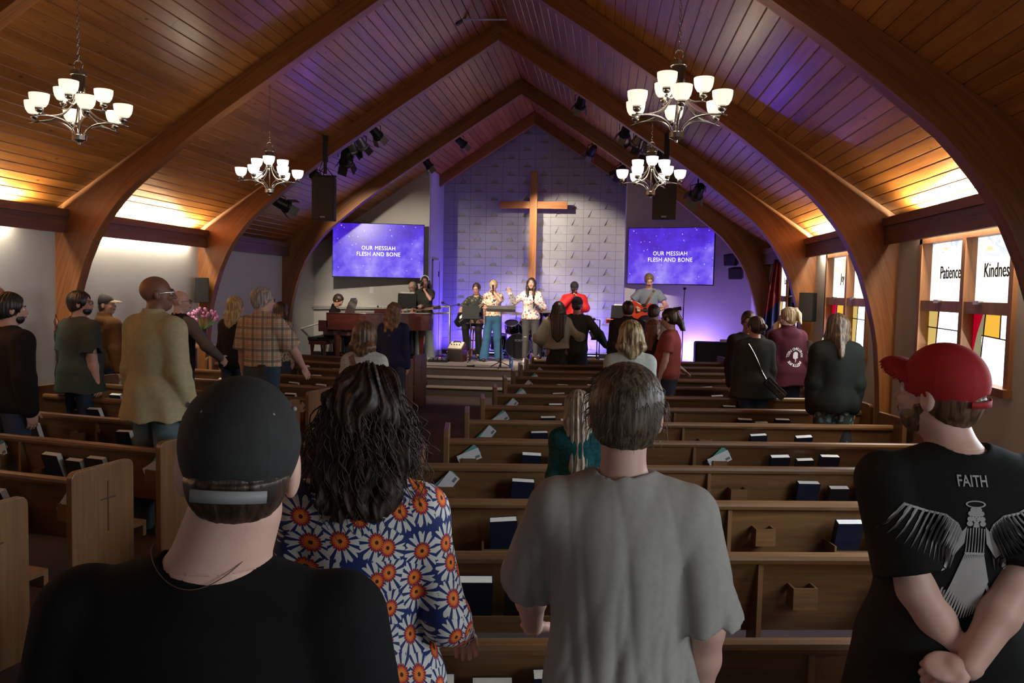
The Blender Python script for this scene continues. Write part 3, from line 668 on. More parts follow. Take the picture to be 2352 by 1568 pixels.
def par(px,py,Y,aim,label,lit=True,body=None,s=1.0,lens=None,key=None):
    p=at(px,py,Y); body=body or M_METALD
    t=thing('stage_spotlight',label,'spotlight',p,0,'spotlights on the ceiling')
    d=(Vector(aim)-p).normalized(); q=d.to_track_quat('Z','Y').to_matrix().to_4x4()
    MB().lathe([(0,-.13*s),(.05*s,-.125*s),(.065*s,-.09*s),(.075*s,.06*s),(.09*s,.075*s),(.09*s,.11*s),(.082*s,.11*s),(.078*s,.07*s),(0,.065*s)],16,M=q,close=True).build('lamp_body',body,t,smooth=False)
    MB().lathe([(0,.072*s),(.076*s,.072*s)],16,M=q,close=True).build('lens',lens or (M_LENS if lit else M_LENSX),t)
    for k in range(4):
        m=MB(); a=k*PI/2+.4; m.box((-.06*s,-.002,0),(.06*s,.002,.11*s),q@Matrix.Rotation(a,4,'Z')@Matrix.Translation((0,.086*s,.10*s))@Matrix.Rotation(R(-24),4,'X')); m.build('barn_door',M_DOORLIT if lit else M_METALD,t)
    if key in SPOT_E: light('SPOT','spotlight_beam',p+d*.2,SPOT_E[key][0],STAGEW,target=aim,size=.05,spot=SPOT_E[key][1],blend=.6)
    top=zc(p.x)-p.z
    side=q.to_3x3()@Vector((1,0,0))
    MB().tube([side*.1*s,side*.1*s+Vector((0,0,.09)),Vector((0,0,.13)),-side*.1*s+Vector((0,0,.09)),-side*.1*s],.007,6).build('yoke',M_METALD,t)
    MB().tube([(0,0,.12),(0,0,max(top,.15))],.014,8).build('clamp_rod',M_METALD,t)
    return p
SPOTS={}
for key,px,py,Y,aim,lab,lit,body,lens in (
 ('a',862,304,12.9,(-.5,16.9,1.9),'black spotlight with a bright lens, highest of the left cluster under the timber',True,None,None),
 ('b',828,327,12.9,(-1.5,16.5,1.5),'aluminium lamp can beside the highest left spotlight',False,M_ALU,None),
 ('c',808,336,12.9,(-2.5,16.5,1.5),'aluminium lamp can, lower of the two grey cans at left',False,M_ALU,None),
 ('d',795,362,13.0,(-3.7,16.4,1.5),'round black spotlight between the grey cans and the left hanging speaker',False,None,None),
 ('e',727,408,13.0,(-2.4,17.2,1.9),'black spotlight just left of the hanging speaker top',False,None,None),
 ('f',645,467,12.95,(-.9,16.9,1.7),'black spotlight with bright lens below the farther left chandelier',True,None,None),
 ('g',981,374,16.3,(.2,18,1.5),'small spotlight with bright lens at the top corner of the left stage wall',True,None,None),
 ('h',1058,326,16.5,(.95,18.95,3.05),'blue rimmed spotlight high above the left part of the block wall',True,None,None),
 ('i',1335,233,13.3,(0,17.2,1.6),'twin bright black spotlight under the timber, upper right of the cross',True,None,None),
 ('j',1437,299,13.3,(1.,16.8,1.6),'narrow twin spotlight behind the nearest right chandelier',True,None,None),
 ('k',1465,320,13.3,(-.6,15.7,.4),'aluminium can above the farther right chandelier',False,M_ALU,None),
 ('l',1484,338,13.3,(2,16.8,1.6),'dim aluminium can, lower of the two above the farther right chandelier',False,M_ALU,None),
 ('m',1360,346,16.6,(0,18.7,3.2),'black spotlight above the right half of the block wall',True,None,None),
 ('n',1425,392,16.6,(.4,18.7,3),'dark spotlight half hidden by the farther right chandelier',False,None,None),
 ('o',1518,358,13.4,(2.4,17,1.7),'black spotlight beside the pole of the right hanging speaker',False,None,None),
 ('p',1603,440,13.6,(2.3,17.,1.8),'large black spotlight with barn doors right of the right hanging speaker',True,None,None)):
    SPOTS[key]=par(px,py,Y,aim,lab,lit,body,1.25 if key in 'dpfe' else 1.0,lens,key)
# ================================================================== STAGE EQUIPMENT
M_MAHO=wood('mahogany_gloss',(.030,.006,.004),(.060,.013,.008),(.09,.022,.012),axis=0,rough=.18,freq=16,tone=.05,coat=.6,bump=0)
M_RAILW=mat('white_painted_rail',(.62,.60,.58),.45); M_PAPER=mat('sheet_paper',(.72,.72,.70),.7); M_STAND=mat('stand_grey',(.11,.10,.10),.5,metal=.2)
M_IVORY=mat('ivory_keys',(.7,.68,.62),.3)
Z=STG
# grand piano: keyboard at the left, tail to the right -------------------------------
x0=at(768,716,16.4).x; x1=at(997,716,16.7).x; py0,py1=15.9,17.0; LT=x1-x0
t=thing('grand_piano','reddish brown grand piano with closed lid on the left of the stage','piano',(x0,py0,Z))
D=py1-py0
out=[(0,0),(.55,0)]+[(.55+(LT-.75)*i/10, (D-.62)*(.5-.5*math.cos(PI*i/10))) for i in range(1,11)]+poly_ang(LT-.25,D-.36,.25,-80,85,8)+[(LT-.35,D),(0,D)]
fn=lambda u,v,w_:(u,v,w_)
MB().prism(out,.66,.98,fn).build('case',M_MAHO,t,bevel=.012)
sh=[((u-LT/2)*1.012+LT/2,(v-D/2)*1.02+D/2) for u,v in out]; MB().prism([p if p[0]>.3 else (.3,p[1]) for p in sh],.98,1.0,fn).build('lid',M_MAHO,t,bevel=.004)
MB().box((.0,-.012,.98),(.29,D+.012,1.0)).build('fly_lid',M_MAHO,t,bevel=.004)
MB().box((-.16,0,.62),(.02,D,.70)).build('key_bed',M_MAHO,t,bevel=.005); MB().box((-.15,.08,.70),(.0,D-.08,.715)).build('keys',M_IVORY,t)
MB().box((-.16,0,.70),(.03,.07,.84)).build('key_block',M_MAHO,t); MB().box((-.16,D-.07,.70),(.03,D,.84)).build('key_block',M_MAHO,t)
for lx,ly in ((.18,.16),(.18,D-.16),(LT-.24,D-.34)):
    MB().lathe([(.03,0),(.035,.04),(.025,.06),(.045,.12),(.055,.3),(.075,.55),(.08,.66),(.0,.66)],4 if lx<1 else 8,(lx,ly,0)).build('leg',M_MAHO,t)
    MB().sphere((lx,ly,.03),.03,8,5).build('caster',M_CHROME,t)
ly=MB(); ly.box((.15,D/2-.1,.12),(.2,D/2+.1,.16)); ly.box((.16,D/2-.06,.14),(.18,D/2-.04,.66)); ly.box((.16,D/2+.04,.14),(.18,D/2+.06,.66)); ly.build('pedal_lyre',M_MAHO,t)
MB().prism([(-.3,0),(.3,0),(.28,.2),(.2,.26),(-.2,.26),(-.28,.2)],0,.015,lambda u,v,w_:(.30+w_+v*.35,D/2+u,1.0+v)).build('music_desk',M_MAHO,t)
pb=thing('music_book','open white song book standing on the piano music desk','book',(x0+.29,py0+D/2,Z+1.01)); T_=Matrix.Rotation(R(20),4,'Y')
MB().box((-.012,-.2,0),(-.004,.0,.3),T_).build('page',M_PAPER,pb); MB().box((-.012,.0,0),(-.004,.2,.3),T_).build('page',M_PAPER,pb)
pa=at(958,716,16.6); q=thing('loose_sheets','flat white papers on the tail of the piano lid','paper',(pa.x,16.55,Z+1.002)); MB().box((-.3,-.1,0),(.2,.1,.006)).build('sheet',M_PAPER,q); MB().box((-.1,-.12,.006),(.28,.06,.009)).build('sheet',M_PAPER,q)
pa=at(874,710,16.5); q=thing('piano_case_box','low dark red box lying on the piano lid','box',(pa.x,16.6,Z+1.002)); MB().box((-.14,-.08,0),(.14,.08,.07)).build('body',M_MAHO,q,bevel=.004); MB().box((-.145,-.085,.07),(.145,.085,.08)).build('lid',M_MAHO,q)
pa=at(868,702,16.3); q=thing('clip_microphone','small microphone on a short stand on the piano lid','microphone',(pa.x,16.3,Z+1.002)); MB().lathe([(.03,0),(.03,.008),(.004,.012),(.004,.1)],10).build('foot',M_METALD,q); MB().sphere((0,0,.13),.022,8,6).build('head',M_CHROME,q)
# bench
p=at(737,790,16.3); BNX=p.x
t=thing('piano_bench','padded black bench with a mahogany frame under the pianist','bench',(p.x,16.45,Z))
MB().box((-.2,-.38,.42),(.2,.38,.49)).build('cushion',M_BLACK,t,bevel=.02); MB().box((-.18,-.36,.34),(.18,.36,.42)).build('frame',M_MAHO,t)
for sx_ in (-1,1):
    for sy_ in (-1,1): MB().lathe([(.035,0),(.028,.02),(.03,.2),(.045,.3),(.045,.34)],6,(sx_*.13,sy_*.3,0)).build('leg',M_MAHO,t)
# railing ----------------------------------------------------------------------------
t=thing('handrail','white painted pipe handrail behind the piano and down the ramp','railing'); YR=17.25
a,b,c=at(1034,704,YR),at(706,704,YR),at(656,706,16.4)
def pipe(pts,name='rail',r=.022): MB().tube(pts,r,8).build(name,M_RAILW,t,smooth=True)
pipe([a,b]);pipe([b,c]); a2=at(1034,719,YR);b2=at(800,722,YR);c2=at(672,760,16.5); pipe([a2,b2],'lower_rail');pipe([b2,c2],'lower_rail')
for q in (a,b,at(880,704,YR)): pipe([q,(q.x,q.y,Z)],'post')
pipe([c,(c.x,c.y,Z)],'post')
# music stands ------------------------------------------------------------------------
def mstand(px,py,Y,w_,h_,rz,tilt,label,m=M_STAND,pole=M_METALD,paper=False,z0=Z):
    p=at(px,py,Y)
    t=thing('music_stand',label,'music stand',(p.x,Y,z0),rz,'music stands on the stage'); H_=p.z-z0
    T_=Matrix.Translation((0,0,H_))@Matrix.Rotation(R(tilt),4,'X')
    MB().box((-w_/2,0,-h_/2),(w_/2,.006,h_/2),T_).build('desk',m,t); MB().box((-w_/2,.0,-h_/2),(w_/2,.06,-h_/2+.006),T_).build('ledge',m,t)
    MB().tube([(0,.01,0),(0,.01,H_)],.011,8).build('pole',M_CHROME,t); MB().lathe([(.018,.02),(.018,H_*.5)],8,(0,.01,0)).build('lower_tube',pole,t)
    for k in range(3):
        a=k*2*PI/3+.5; MB().tube([(0,.01,.12),(.24*math.cos(a),.24*math.sin(a)+.01,.012)],.009,6).build('leg',M_METALD,t)
    if paper:
        q=thing('song_sheet',label.replace('music stand','song sheet on the music stand'),'paper',(p.x,Y,z0),rz,'song sheets on stands'); MB().box((-w_*.36,.008,-h_/2+.01),(w_*.36,.012,h_/2+.03),T_).build('page',M_PAPER,q)
mstand(1152,706,15.95,.56,.14,0,-62,'grey music stand with a tilted desk, nearest the stage steps',m=M_STAND)
mstand(1081,717,17.0,.36,.28,0,-12,'black music stand in front of the bass player',m=M_BLACK)
mstand(935,690,17.03,.40,.30,0,-8,'black music stand behind the tail of the piano',m=M_BLACK,paper=True)
mstand(1423,716,16.6,.34,.26,R(-12),-15,'black music stand by the red keyboard',m=M_BLACK,paper=True)
mstand(1372,768,16.2,.30,.2,R(20),-55,'low black stand by the yellow topped tripod',m=M_BLACK)
# microphone stands
def micstand(px,py,Y,label,boom=None,base_r=.2,twin=False,mic=True,tripod=True):
    p=at(px,py,Y); t=thing('microphone_stand',label,'microphone stand',(p.x,Y,Z),0,'microphone stands'); H_=p.z-Z
    MB().tube([(0,0,.02),(0,0,H_)],.010,8).build('pole',M_METALD,t)
    for k in range(3):
        a=k*2*PI/3+.3; MB().tube([(0,0,.1),(base_r*math.cos(a),base_r*math.sin(a),.012)],.008,6).build('leg',M_METALD,t)
    tips=[]
    if twin: tips=[(-.17,0,H_+.06),(.17,0,H_+.03)]
    elif boom: tips=[boom]
    for q in tips:
        MB().tube([(0,0,H_),q],.008,6).build('boom',M_METALD,t)
        MB().sphere(q,(.035,.028,.028),8,6).build('microphone',M_METALD,t)
micstand(1035,702,17.1,'black stand with two small microphones beside the handrail end',twin=True)
micstand(1378,735,16.4,'black boom microphone stand beside the keyboard',boom=(-.12,0,.98))
micstand(1570,705,16.6,'tall black microphone stand right of the guitarist',boom=(.01,0,1.62))
# amp, stool --------------------------------------------------------------------------
M_AMPC=mat('amp_cloth',(.02,.014,.012),.8); M_AMPP=mat('cream_panel',(.66,.60,.48),.5); M_AMPW=mat('brown_amp_side',(.10,.035,.02),.5)
p=atz(1050,822,Z); Y_=17.1; p=at(1050,800,Y_)
t=thing('guitar_amplifier','small tilted guitar amplifier with cream control panel','amplifier',(p.x,Y_,Z),R(-12))
MB().prism([(-.15,0),(.15,0),(.15,.32),(.04,.40),(-.15,.27)],-.17,.17,lambda u,v,w_:(w_,u,v)).build('cabinet',M_AMPW,t,bevel=.008)
MB().box((-.155,-.157,.02),(.155,-.15,.25)).build('grille',M_AMPC,t); MB().prism([(-.15,.275),(.035,.404),(.03,.41),(-.155,.281)],-.15,.15,lambda u,v,w_:(w_,u,v)).build('control_panel',M_AMPP,t)
for i in range(4): MB().tube([(-.1+.06*i,-.06,.345),(-.1+.06*i,-.075,.365)],.01,8).build('knob',M_BLACK,t)
MB().tube([(-.1,.0,.36),(-.06,.0,.42),(.06,.0,.42),(.1,.0,.37)],.01,6).build('handle',M_BLACK,t)
M_STOOL=wood('stool_wood',(.3,.11,.04),(.45,.19,.07),(.55,.26,.1),axis=2,rough=.45)
p=at(1093,760,17.6); STX=p.x
t=thing('wooden_stool','tall wooden bar stool under the bass player','stool',(p.x,17.6,Z))
MB().lathe([(0,.66),(.16,.66),(.17,.68),(.16,.70),(0,.70)],16).build('seat',M_STOOL,t)
for k in range(4):
    a=k*PI/2+.6; MB().tube([(.20*math.cos(a),.20*math.sin(a),0),(.11*math.cos(a),.11*math.sin(a),.66)],.017,8).build('leg',M_STOOL,t)
    b_2=a+PI/2
    for h2,f2 in ((.22,.17),(.42,.14)): MB().tube([(f2*math.cos(a),f2*math.sin(a),h2),(f2*math.cos(b_2),f2*math.sin(b_2),h2)],.010,6).build('rung',M_STOOL,t)
# drum kit ---------------------------------------------------------------------------------
M_DRUM=mat('gloss_black_shell',(.01,.01,.012),.15,coat=.8); M_SKIN=mat('drum_head',(.6,.6,.6),.5); M_DSK=mat('black_drum_head',(.012,.012,.014),.35)
M_CYM=mat('bronze_cymbal',(.45,.30,.10),.25,metal=1)
YD=18.15; p=at(1192,785,YD)
t=thing('drum_kit','black drum kit with cymbals behind the singers','drum kit',(p.x,YD,Z))
def drum(c,r,d,axis,nm,hm):
    Mx=Matrix.Rotation(R(90),4,'X') if axis=='y' else Matrix.Rotation(R(axis),4,'X')
    o=MB().lathe([(r,-d/2),(r,d/2)],24,c,Mx,close=True).build(nm,M_DRUM,t,smooth=True)
    for s_ in (-1,1):
        MB().lathe([(0,s_*d/2),(r*.97,s_*d/2)],24,c,Mx,close=True).build('drum_head',hm,o)
        MB().lathe([(r,s_*d/2-.012),(r+.008,s_*d/2-.012),(r+.008,s_*d/2+.012),(r-.006,s_*d/2+.012)],24,c,Mx,close=True).build('hoop',M_CHROME,o)
    for k in range(6):
        a=k*PI/3+.2; q=[Mx@Vector((1.03*r*math.cos(a),1.03*r*math.sin(a),z_)) for z_ in (-d*.3,d*.3)]
        MB().tube([q[0]+Vector(c),q[1]+Vector(c)],.006,5).build('lug',M_CHROME,o)
    return o
drum((0,0,.29),.28,.40,'y','bass_drum',M_DSK); drum((-.17,.05,.70),.15,.2,25,'tom',M_DSK); drum((.14,.05,.70),.15,.2,25,'tom',M_DSK); drum((-.5,.25,.36),.20,.3,8,'floor_tom',M_DSK); drum((.45,.3,.58),.18,.14,0,'snare_drum',M_SKIN)
for cx_,cy_,cz_,cr in ((-.42,.15,1.02,.23),(.5,.05,1.08,.24),(-.12,.42,1.0,.2),(.62,.3,.80,.18)):
    MB().lathe([(0,.02),(.03,.018),(.05,.004),(cr,-.012)],24,(cx_,cy_,cz_),Matrix.Rotation(R(8),4,'X'),close=True).build('cymbal',M_CYM,t,smooth=True)
    MB().tube([(cx_,cy_,cz_+.03),(cx_,cy_,.15)],.010,6).build('cymbal_stand',M_CHROME,t)
    for k in range(3): MB().tube([(cx_,cy_,.25),(cx_+.18*math.cos(k*2.1),cy_+.18*math.sin(k*2.1),.01)],.008,5).build('stand_leg',M_CHROME,t)
for s_ in (-1,1): MB().tube([(s_*.26,.1,.3),(s_*.38,-.12,.0)],.008,5).build('spur',M_CHROME,t)
text_obj('logo','BORN',.07,M_BADGE,t,(.02,-.205,.42),(PI/2,0,0))
for c_ in t.children:
    if c_.name.startswith('logo'): c_.hide_render=False
t=thing('drum_throne','round black stool behind the drum kit','stool',(p.x+.15,YD+.55,Z)); MB().lathe([(0,.46),(.16,.46),(.17,.5),(.15,.54),(0,.54)],16).build('seat',M_BLACK,t); MB().tube([(0,0,.1),(0,0,.46)],.02,8).build('post',M_CHROME,t)
for k in range(3): MB().tube([(0,0,.2),(.2*math.cos(k*2.1),.2*math.sin(k*2.1),.01)],.01,5).build('leg',M_CHROME,t)
# water bottle -------------------------------------------------------------------------------
M_BOT=mat('blue_steel',(.08,.20,.50),.35,metal=.3)
p=at(1174,836,16.0); t=thing('water_bottle','blue steel water bottle standing at the edge of the stage','bottle',(p.x,16.0,Z))
MB().lathe([(.0,0),(.036,0),(.037,.01),(.037,.18),(.03,.205),(.02,.21)],14).build('body',M_BOT,t,smooth=True); MB().lathe([(.02,.208),(.024,.212),(.024,.235),(.012,.245),(0,.246)],12).build('cap',M_CHROME,t)
MB().box((-.008,-.038,.09),(.008,-.036,.14)).build('logo_mark',M_PAPER,t)
# keyboard ----------------------------------------------------------------------------------
M_RED=mat('red_lacquer',(.55,.015,.02),.3,coat=.4)
p=at(1440,737,16.75); t=thing('stage_keyboard','red electric keyboard on a stand','keyboard',(p.x+.12,16.75,p.z-.05),R(4))
MB().box((-.55,-.15,0),(.55,.15,.09)).build('body',M_RED,t,bevel=.008); MB().box((-.52,.0,.09),(.52,.14,.1)).build('keys',M_IVORY,t); MB().box((-.53,-.153,.02),(.53,-.149,.068)).build('rear_panel',M_BLACK,t)
text_obj('lettering','nord stage',.055,M_PAPER,t,(-.30,-.156,.045),(PI/2,0,0),ext=.0005,offset=.0015)
for s_ in (-1,1): 
    MB().tube([(s_*.4,0,0),(-s_*.25,0,-(p.z-.05-Z))],.015,6).build('stand_leg',M_METALD,t)
# yellow topped tripod
M_YEL=mat('yellow_plastic',(.8,.42,.03),.4)
p=at(1365,800,16.1); t=thing('guitar_stand','small tripod guitar stand with a yellow head','guitar stand',(p.x,16.1,Z))
MB().sphere((0,0,.21),(.055,.05,.022),10,6).build('head',M_YEL,t)
for k in range(3): MB().tube([(0,0,.2),(.13*math.cos(k*2.1+.5),.13*math.sin(k*2.1+.5),.01)],.011,6).build('leg',M_METALD,t)
# sub woofer and LED bars -----------------------------------------------------------------------
a=at(1598,785,16.1); b=at(1676,785,16.1)
t=thing('subwoofer','wide black speaker cabinet lying at the right front of the stage','speaker',((a.x+b.x)/2,16.3,Z)); w_=b.x-a.x; h_=a.z-Z
MB().box((-w_/2,-.2,0),(w_/2,.2,h_)).build('cabinet',M_BLACK,t,bevel=.04); MB().box((-w_/2+.03,-.206,.03),(w_/2-.03,-.2,h_-.04)).build('grille',M_GRILLE,t)
M_LEDB=emis('blue_led',(.25,.25,1),14)
def ledbar(x,y,w_,rz,lab,E=60):
    t=thing('led_uplight',lab,'stage light',(x,y,Z),rz,'blue uplights')
    MB().box((-w_/2,-.04,.02),(w_/2,.04,.08)).build('housing',M_METALD,t,bevel=.006); MB().box((-w_/2+.02,-.028,.08),(w_/2-.02,.028,.084)).build('led_strip',M_LEDB,t)
    light('AREA','led_uplight_beam',(x,y,Z+.10),E,(.34,.20,1) if x>1.9 else BLUE,target=(x,y+.02,Z+3),size=w_-.06,sizey=.05)
    for s_ in (-1,1): MB().box((s_*w_*.35-.015,-.06,0),(s_*w_*.35+.015,.06,.02)).build('foot',M_METALD,t)
LEDS=[(at(1352,780,18.6).x,18.62,.5,'blue light bar at the foot of the block wall, right of the cross'),(at(1130,780,18.6).x,18.62,.6,'blue light bar at the foot of the block wall, left of the cross'),(at(1600,770,17.1).x,17.12,.55,'blue light bar at the foot of the right stage wall'),(at(1040,775,18.6).x,18.6,.3,'blue light bar in the left corner of the stage recess')]
for (x,y,w_,lab),E in zip(LEDS,(60,120,70,20)): ledbar(x,y,w_,0,lab,E)
p=at(1650,778,17.15); t=thing('power_supply_box','small pale box on the speaker beside the right light bar','box',(p.x,16.3,Z+h_)); MB().box((-.08,-.04,0),(.08,.04,.05)).build('body',M_PAPER,t,bevel=.004); MB().tube([(.08,0,.02),(.1,0,.02)],.008,6).build('plug',M_METALD,t)
# cables and pedals ------------------------------------------------------------------------------
rng=random.Random(7)
def cable(pts,lab,r=.006):
    t=thing('audio_cable',lab,'cable')
    P=[atz(px,py,Z) for px,py in pts]; P=[Vector((q.x if q.y<18.4 else q.x*.96+.06,min(max(q.y,15.9),18.4),Z+.008)) for q in P]
    sm=[]
    for i in range(len(P)-1):
        p0=P[max(i-1,0)];p3=P[min(i+2,len(P)-1)]
        for k in range(6):
            u=k/6; sm.append(.5*((2*P[i])+(P[i+1]-p0)*u+(2*p0-5*P[i]+4*P[i+1]-p3)*u*u+(3*P[i]-p0-3*P[i+1]+p3)*u**3))
    sm.append(P[-1]); MB().tube(sm,r,6).build('cord',M_BLACK,t,smooth=True); MB().sphere(tuple(sm[0]),(.02,.012,.012),6,4).build('plug',M_METALD,t)
cable([(967,842),(1020,845),(1075,846),(1110,848),(1160,850)],'black cable lying along the front edge of the stage')
cable([(1005,815),(1015,826),(1045,829),(1075,826),(1100,822),(1140,826)],'black cable looping in front of the amplifier')
cable([(1000,818),(1060,821),(1110,817),(1160,820)],'thin black cable behind the singers feet')
cable([(1330,824),(1350,818),(1390,822)],'black cable by the yellow topped tripod')
cable([(1200,828),(1215,822),(1235,826)],'short black cable right of the water bottle')
p=at(1008,812,16.9); t=thing('pedal_board','black effects pedal board with a red light','pedal board',(p.x,16.85,Z)); MB().prism([(-.12,0),(.12,0),(.12,.06),(-.12,.03)],-.2,.2,lambda u,v,w_:(w_,u,v)).build('board',M_BLACK,t,bevel=.004)
for i in range(4): MB().box((-.17+.09*i,-.06,.045),(-.11+.09*i,.05,.085)).build('pedal',M_STAND if i%2 else M_ALU,t)
MB().sphere((.04,-.02,.09),.009,8,5).build('indicator',emis('red_led',(1,.05,.1),8),t)
p=at(1082,846,15.95); t=thing('microphone_on_floor','black microphone lying on the front cable','microphone',(p.x,15.97,Z+.02),R(20)); MB().tube([(-.09,0,0),(.03,0,0)],[.01,.014],8).build('handle',M_BLACK,t); MB().sphere((.05,0,0),.024,8,6).build('grille',M_METALD,t)
# wall plate
p=at(853,666,YTV-.01); t=thing('wall_plate','small white socket plate on the left stage wall','socket',(p.x,YTV-.006,p.z)); MB().box((-.045,-.004,-.07),(.045,.006,.07)).build('plate',M_PAPER,t,bevel=.003); MB().box((-.012,-.007,-.025),(.012,-.004,.025)).build('switch',M_PAPER,t)
# ================================================================== FLAGS, FLOWERS, PLANT
M_FBL=mat('navy_flag_cloth',(.015,.02,.12),.8); M_FRD=mat('red_flag_cloth',(.20,.01,.015),.8); M_FWH=mat('white_flag_cloth',(.4,.4,.42),.8); M_GOLD=mat('gilt_metal',(.6,.4,.1),.3,metal=1)
def flag(px,py,Y,w_,lab,cloth,canton,rz):
    p=at(px,py,Y); t=thing('flag',lab,'flag',(p.x,Y,0),rz,None); H_=p.z
    MB().tube([(0,0,.05),(0,0,H_)],.013,8).build('flagpole',M_STOOL,t); MB().lathe([(.14,0),(.13,.04),(.03,.07),(.02,.12)],14).build('base',M_GOLD,t); MB().sphere((0,0,H_+.03),(.02,.02,.04),8,6).build('finial',M_GOLD,t)
    m=MB(); nx,nz=14,12; vs=[]
    for j in range(nz+1):
        v=j/nz
        for i in range(nx+1):
            u=i/nx; wd=w_*(.35+.65*v**.7); vs.append((.012+wd*u*.9, .05*math.sin(u*15+v*2)*(.3+v)*(.4+u)+.0, H_-.08-v*1.0-.35*u*(v**.4)))
    fs=[]
    for j in range(nz):
        for i in range(nx): a=j*(nx+1)+i; fs.append((a,a+1,a+nx+2,a+nx+1))
    m.add(vs,fs); o=m.build('cloth',cloth,t,smooth=True); s_=o.modifiers.new('thick','SOLIDIFY'); s_.thickness=.004
    o.data.materials.append(canton)
    for k,pl in enumerate(o.data.polygons):
        j=k//nx
        if canton and (j>7): pl.material_index=1
flag(1796,585,14.2,.34,'dark red and blue flag hanging on a pole at the right wall','' or M_FRD,M_FBL,R(180))
flag(1812,600,13.7,.26,'navy flag on a pole just right of the red one',M_FBL,M_FBL,R(-20))
M_TUL=mat('pink_tulip',(.62,.25,.45),.5,var=.25,scale=20); M_LEAF=mat('leaf_green',(.05,.16,.05),.5,var=.3); M_VASE=mat('dark_vase',(.03,.02,.03),.3)
p=at(466,770,11.6); BZ=at(466,792,11.6).z
t=thing('flower_stand','small wooden table under the tulips at the left wall','table',(p.x,11.6,0)); MB().box((-.24,-.2,BZ-.04),(.24,.2,BZ)).build('top',M_STOOL,t,bevel=.006)
for s_ in (-1,1):
    for q_ in (-1,1): MB().box((s_*.2-.02,q_*.16-.02,0),(s_*.2+.02,q_*.16+.02,BZ-.04)).build('leg',M_STOOL,t)
t=thing('tulip_vase','dark vase of pink tulips standing by the left wall','vase of flowers',(p.x,11.6,BZ)); MB().lathe([(.0,0),(.06,0),(.075,.05),(.06,.16),(.05,.22),(.06,.24),(.05,.235)],16,close=True).build('vase',M_VASE,t,smooth=True)
rng=random.Random(5)
TU=None
for i in range(34):
    a=rng.uniform(0,2*PI); r_=.26*math.sqrt(rng.random()); zz=.36+.20*(1-r_/.26)+rng.uniform(-.04,.04); e=Vector((r_*math.cos(a),r_*math.sin(a)*.7,zz))
    MB().tube([(0,0,.2),(e.x*.5,e.y*.5,.30),(e.x,e.y,e.z)],.003,4).build('stem',M_LEAF,t)
    if TU is None: TU=MB().lathe([(0,-.005),(.018,.005),(.024,.025),(.02,.045),(.010,.06),(0,.055)],8).build('tulip_head',M_TUL,t,smooth=True); o=TU
    else: o=TU.copy(); COL.objects.link(o)
    o.location=e; o.rotation_euler=(rng.uniform(-.5,.5),rng.uniform(-.5,.5),0); s_=rng.uniform(.9,1.3); o.scale=(s_,s_,s_)
def leaf(m,base,tip,w_,drop=.1):
    b=Vector(base);e=Vector(tip); side=(e-b).cross(Vector((0,0,1))).normalized(); vs=[]
    for i in range(7):
        u=i/6; c=b.lerp(e,u)+Vector((0,0,drop*math.sin(PI*u)-drop*.6*u*u)); ww=w_*math.sin(PI*min(1,u*.92+.05))**.8
        vs+= [c-side*ww+Vector((0,0,.012)),c,c+side*ww+Vector((0,0,.012))]
    fs=[]
    for i in range(6):
        a=i*3; fs+=[(a,a+1,a+4,a+3),(a+1,a+2,a+5,a+4)]
    m.add(vs,fs)
def pot_plant(px,py,Y,lab,z0=0):
    p=at(px,py,Y); t=thing('potted_peace_lily',lab,'plant',(p.x,Y,0)); H_=p.z-.12
    MB().lathe([(.12,0),(.14,.02),(.17,H_*.45),(.16,H_*.45),(.12,H_*.4),(0,H_*.4)],16,close=True).build('pot',mat('white_pot',(.5,.5,.5),.4),t,smooth=True)
    for i in range(24):
        a=rng.uniform(0,2*PI); r_=rng.uniform(.15,.33); m=MB(); leaf(m,(.03*math.cos(a),.03*math.sin(a),H_*.42),(r_*math.cos(a),r_*math.sin(a)*.8,H_+rng.uniform(-.2,.12)),.05,.14); m.build('leaf',M_LEAF,t,smooth=True)
    for a,r_,h2 in ((-1.2,.12,.26),(-2.4,.14,.16),(-.5,.2,.16)):
        m=MB(); leaf(m,(r_*math.cos(a),r_*math.sin(a),H_-.02),(r_*1.7*math.cos(a),r_*1.7*math.sin(a),H_+h2),.075,.02); m.build('white_spathe',mat('lily_white',(.6,.68,.6),.5),t,smooth=True)
        MB().tube([(0,0,H_*.42),(r_*math.cos(a),r_*math.sin(a),H_)],.004,5).build('stem',M_LEAF,t)
pot_plant(1880,786,11.15,'peace lily with glossy leaves and white blooms by the right wall')
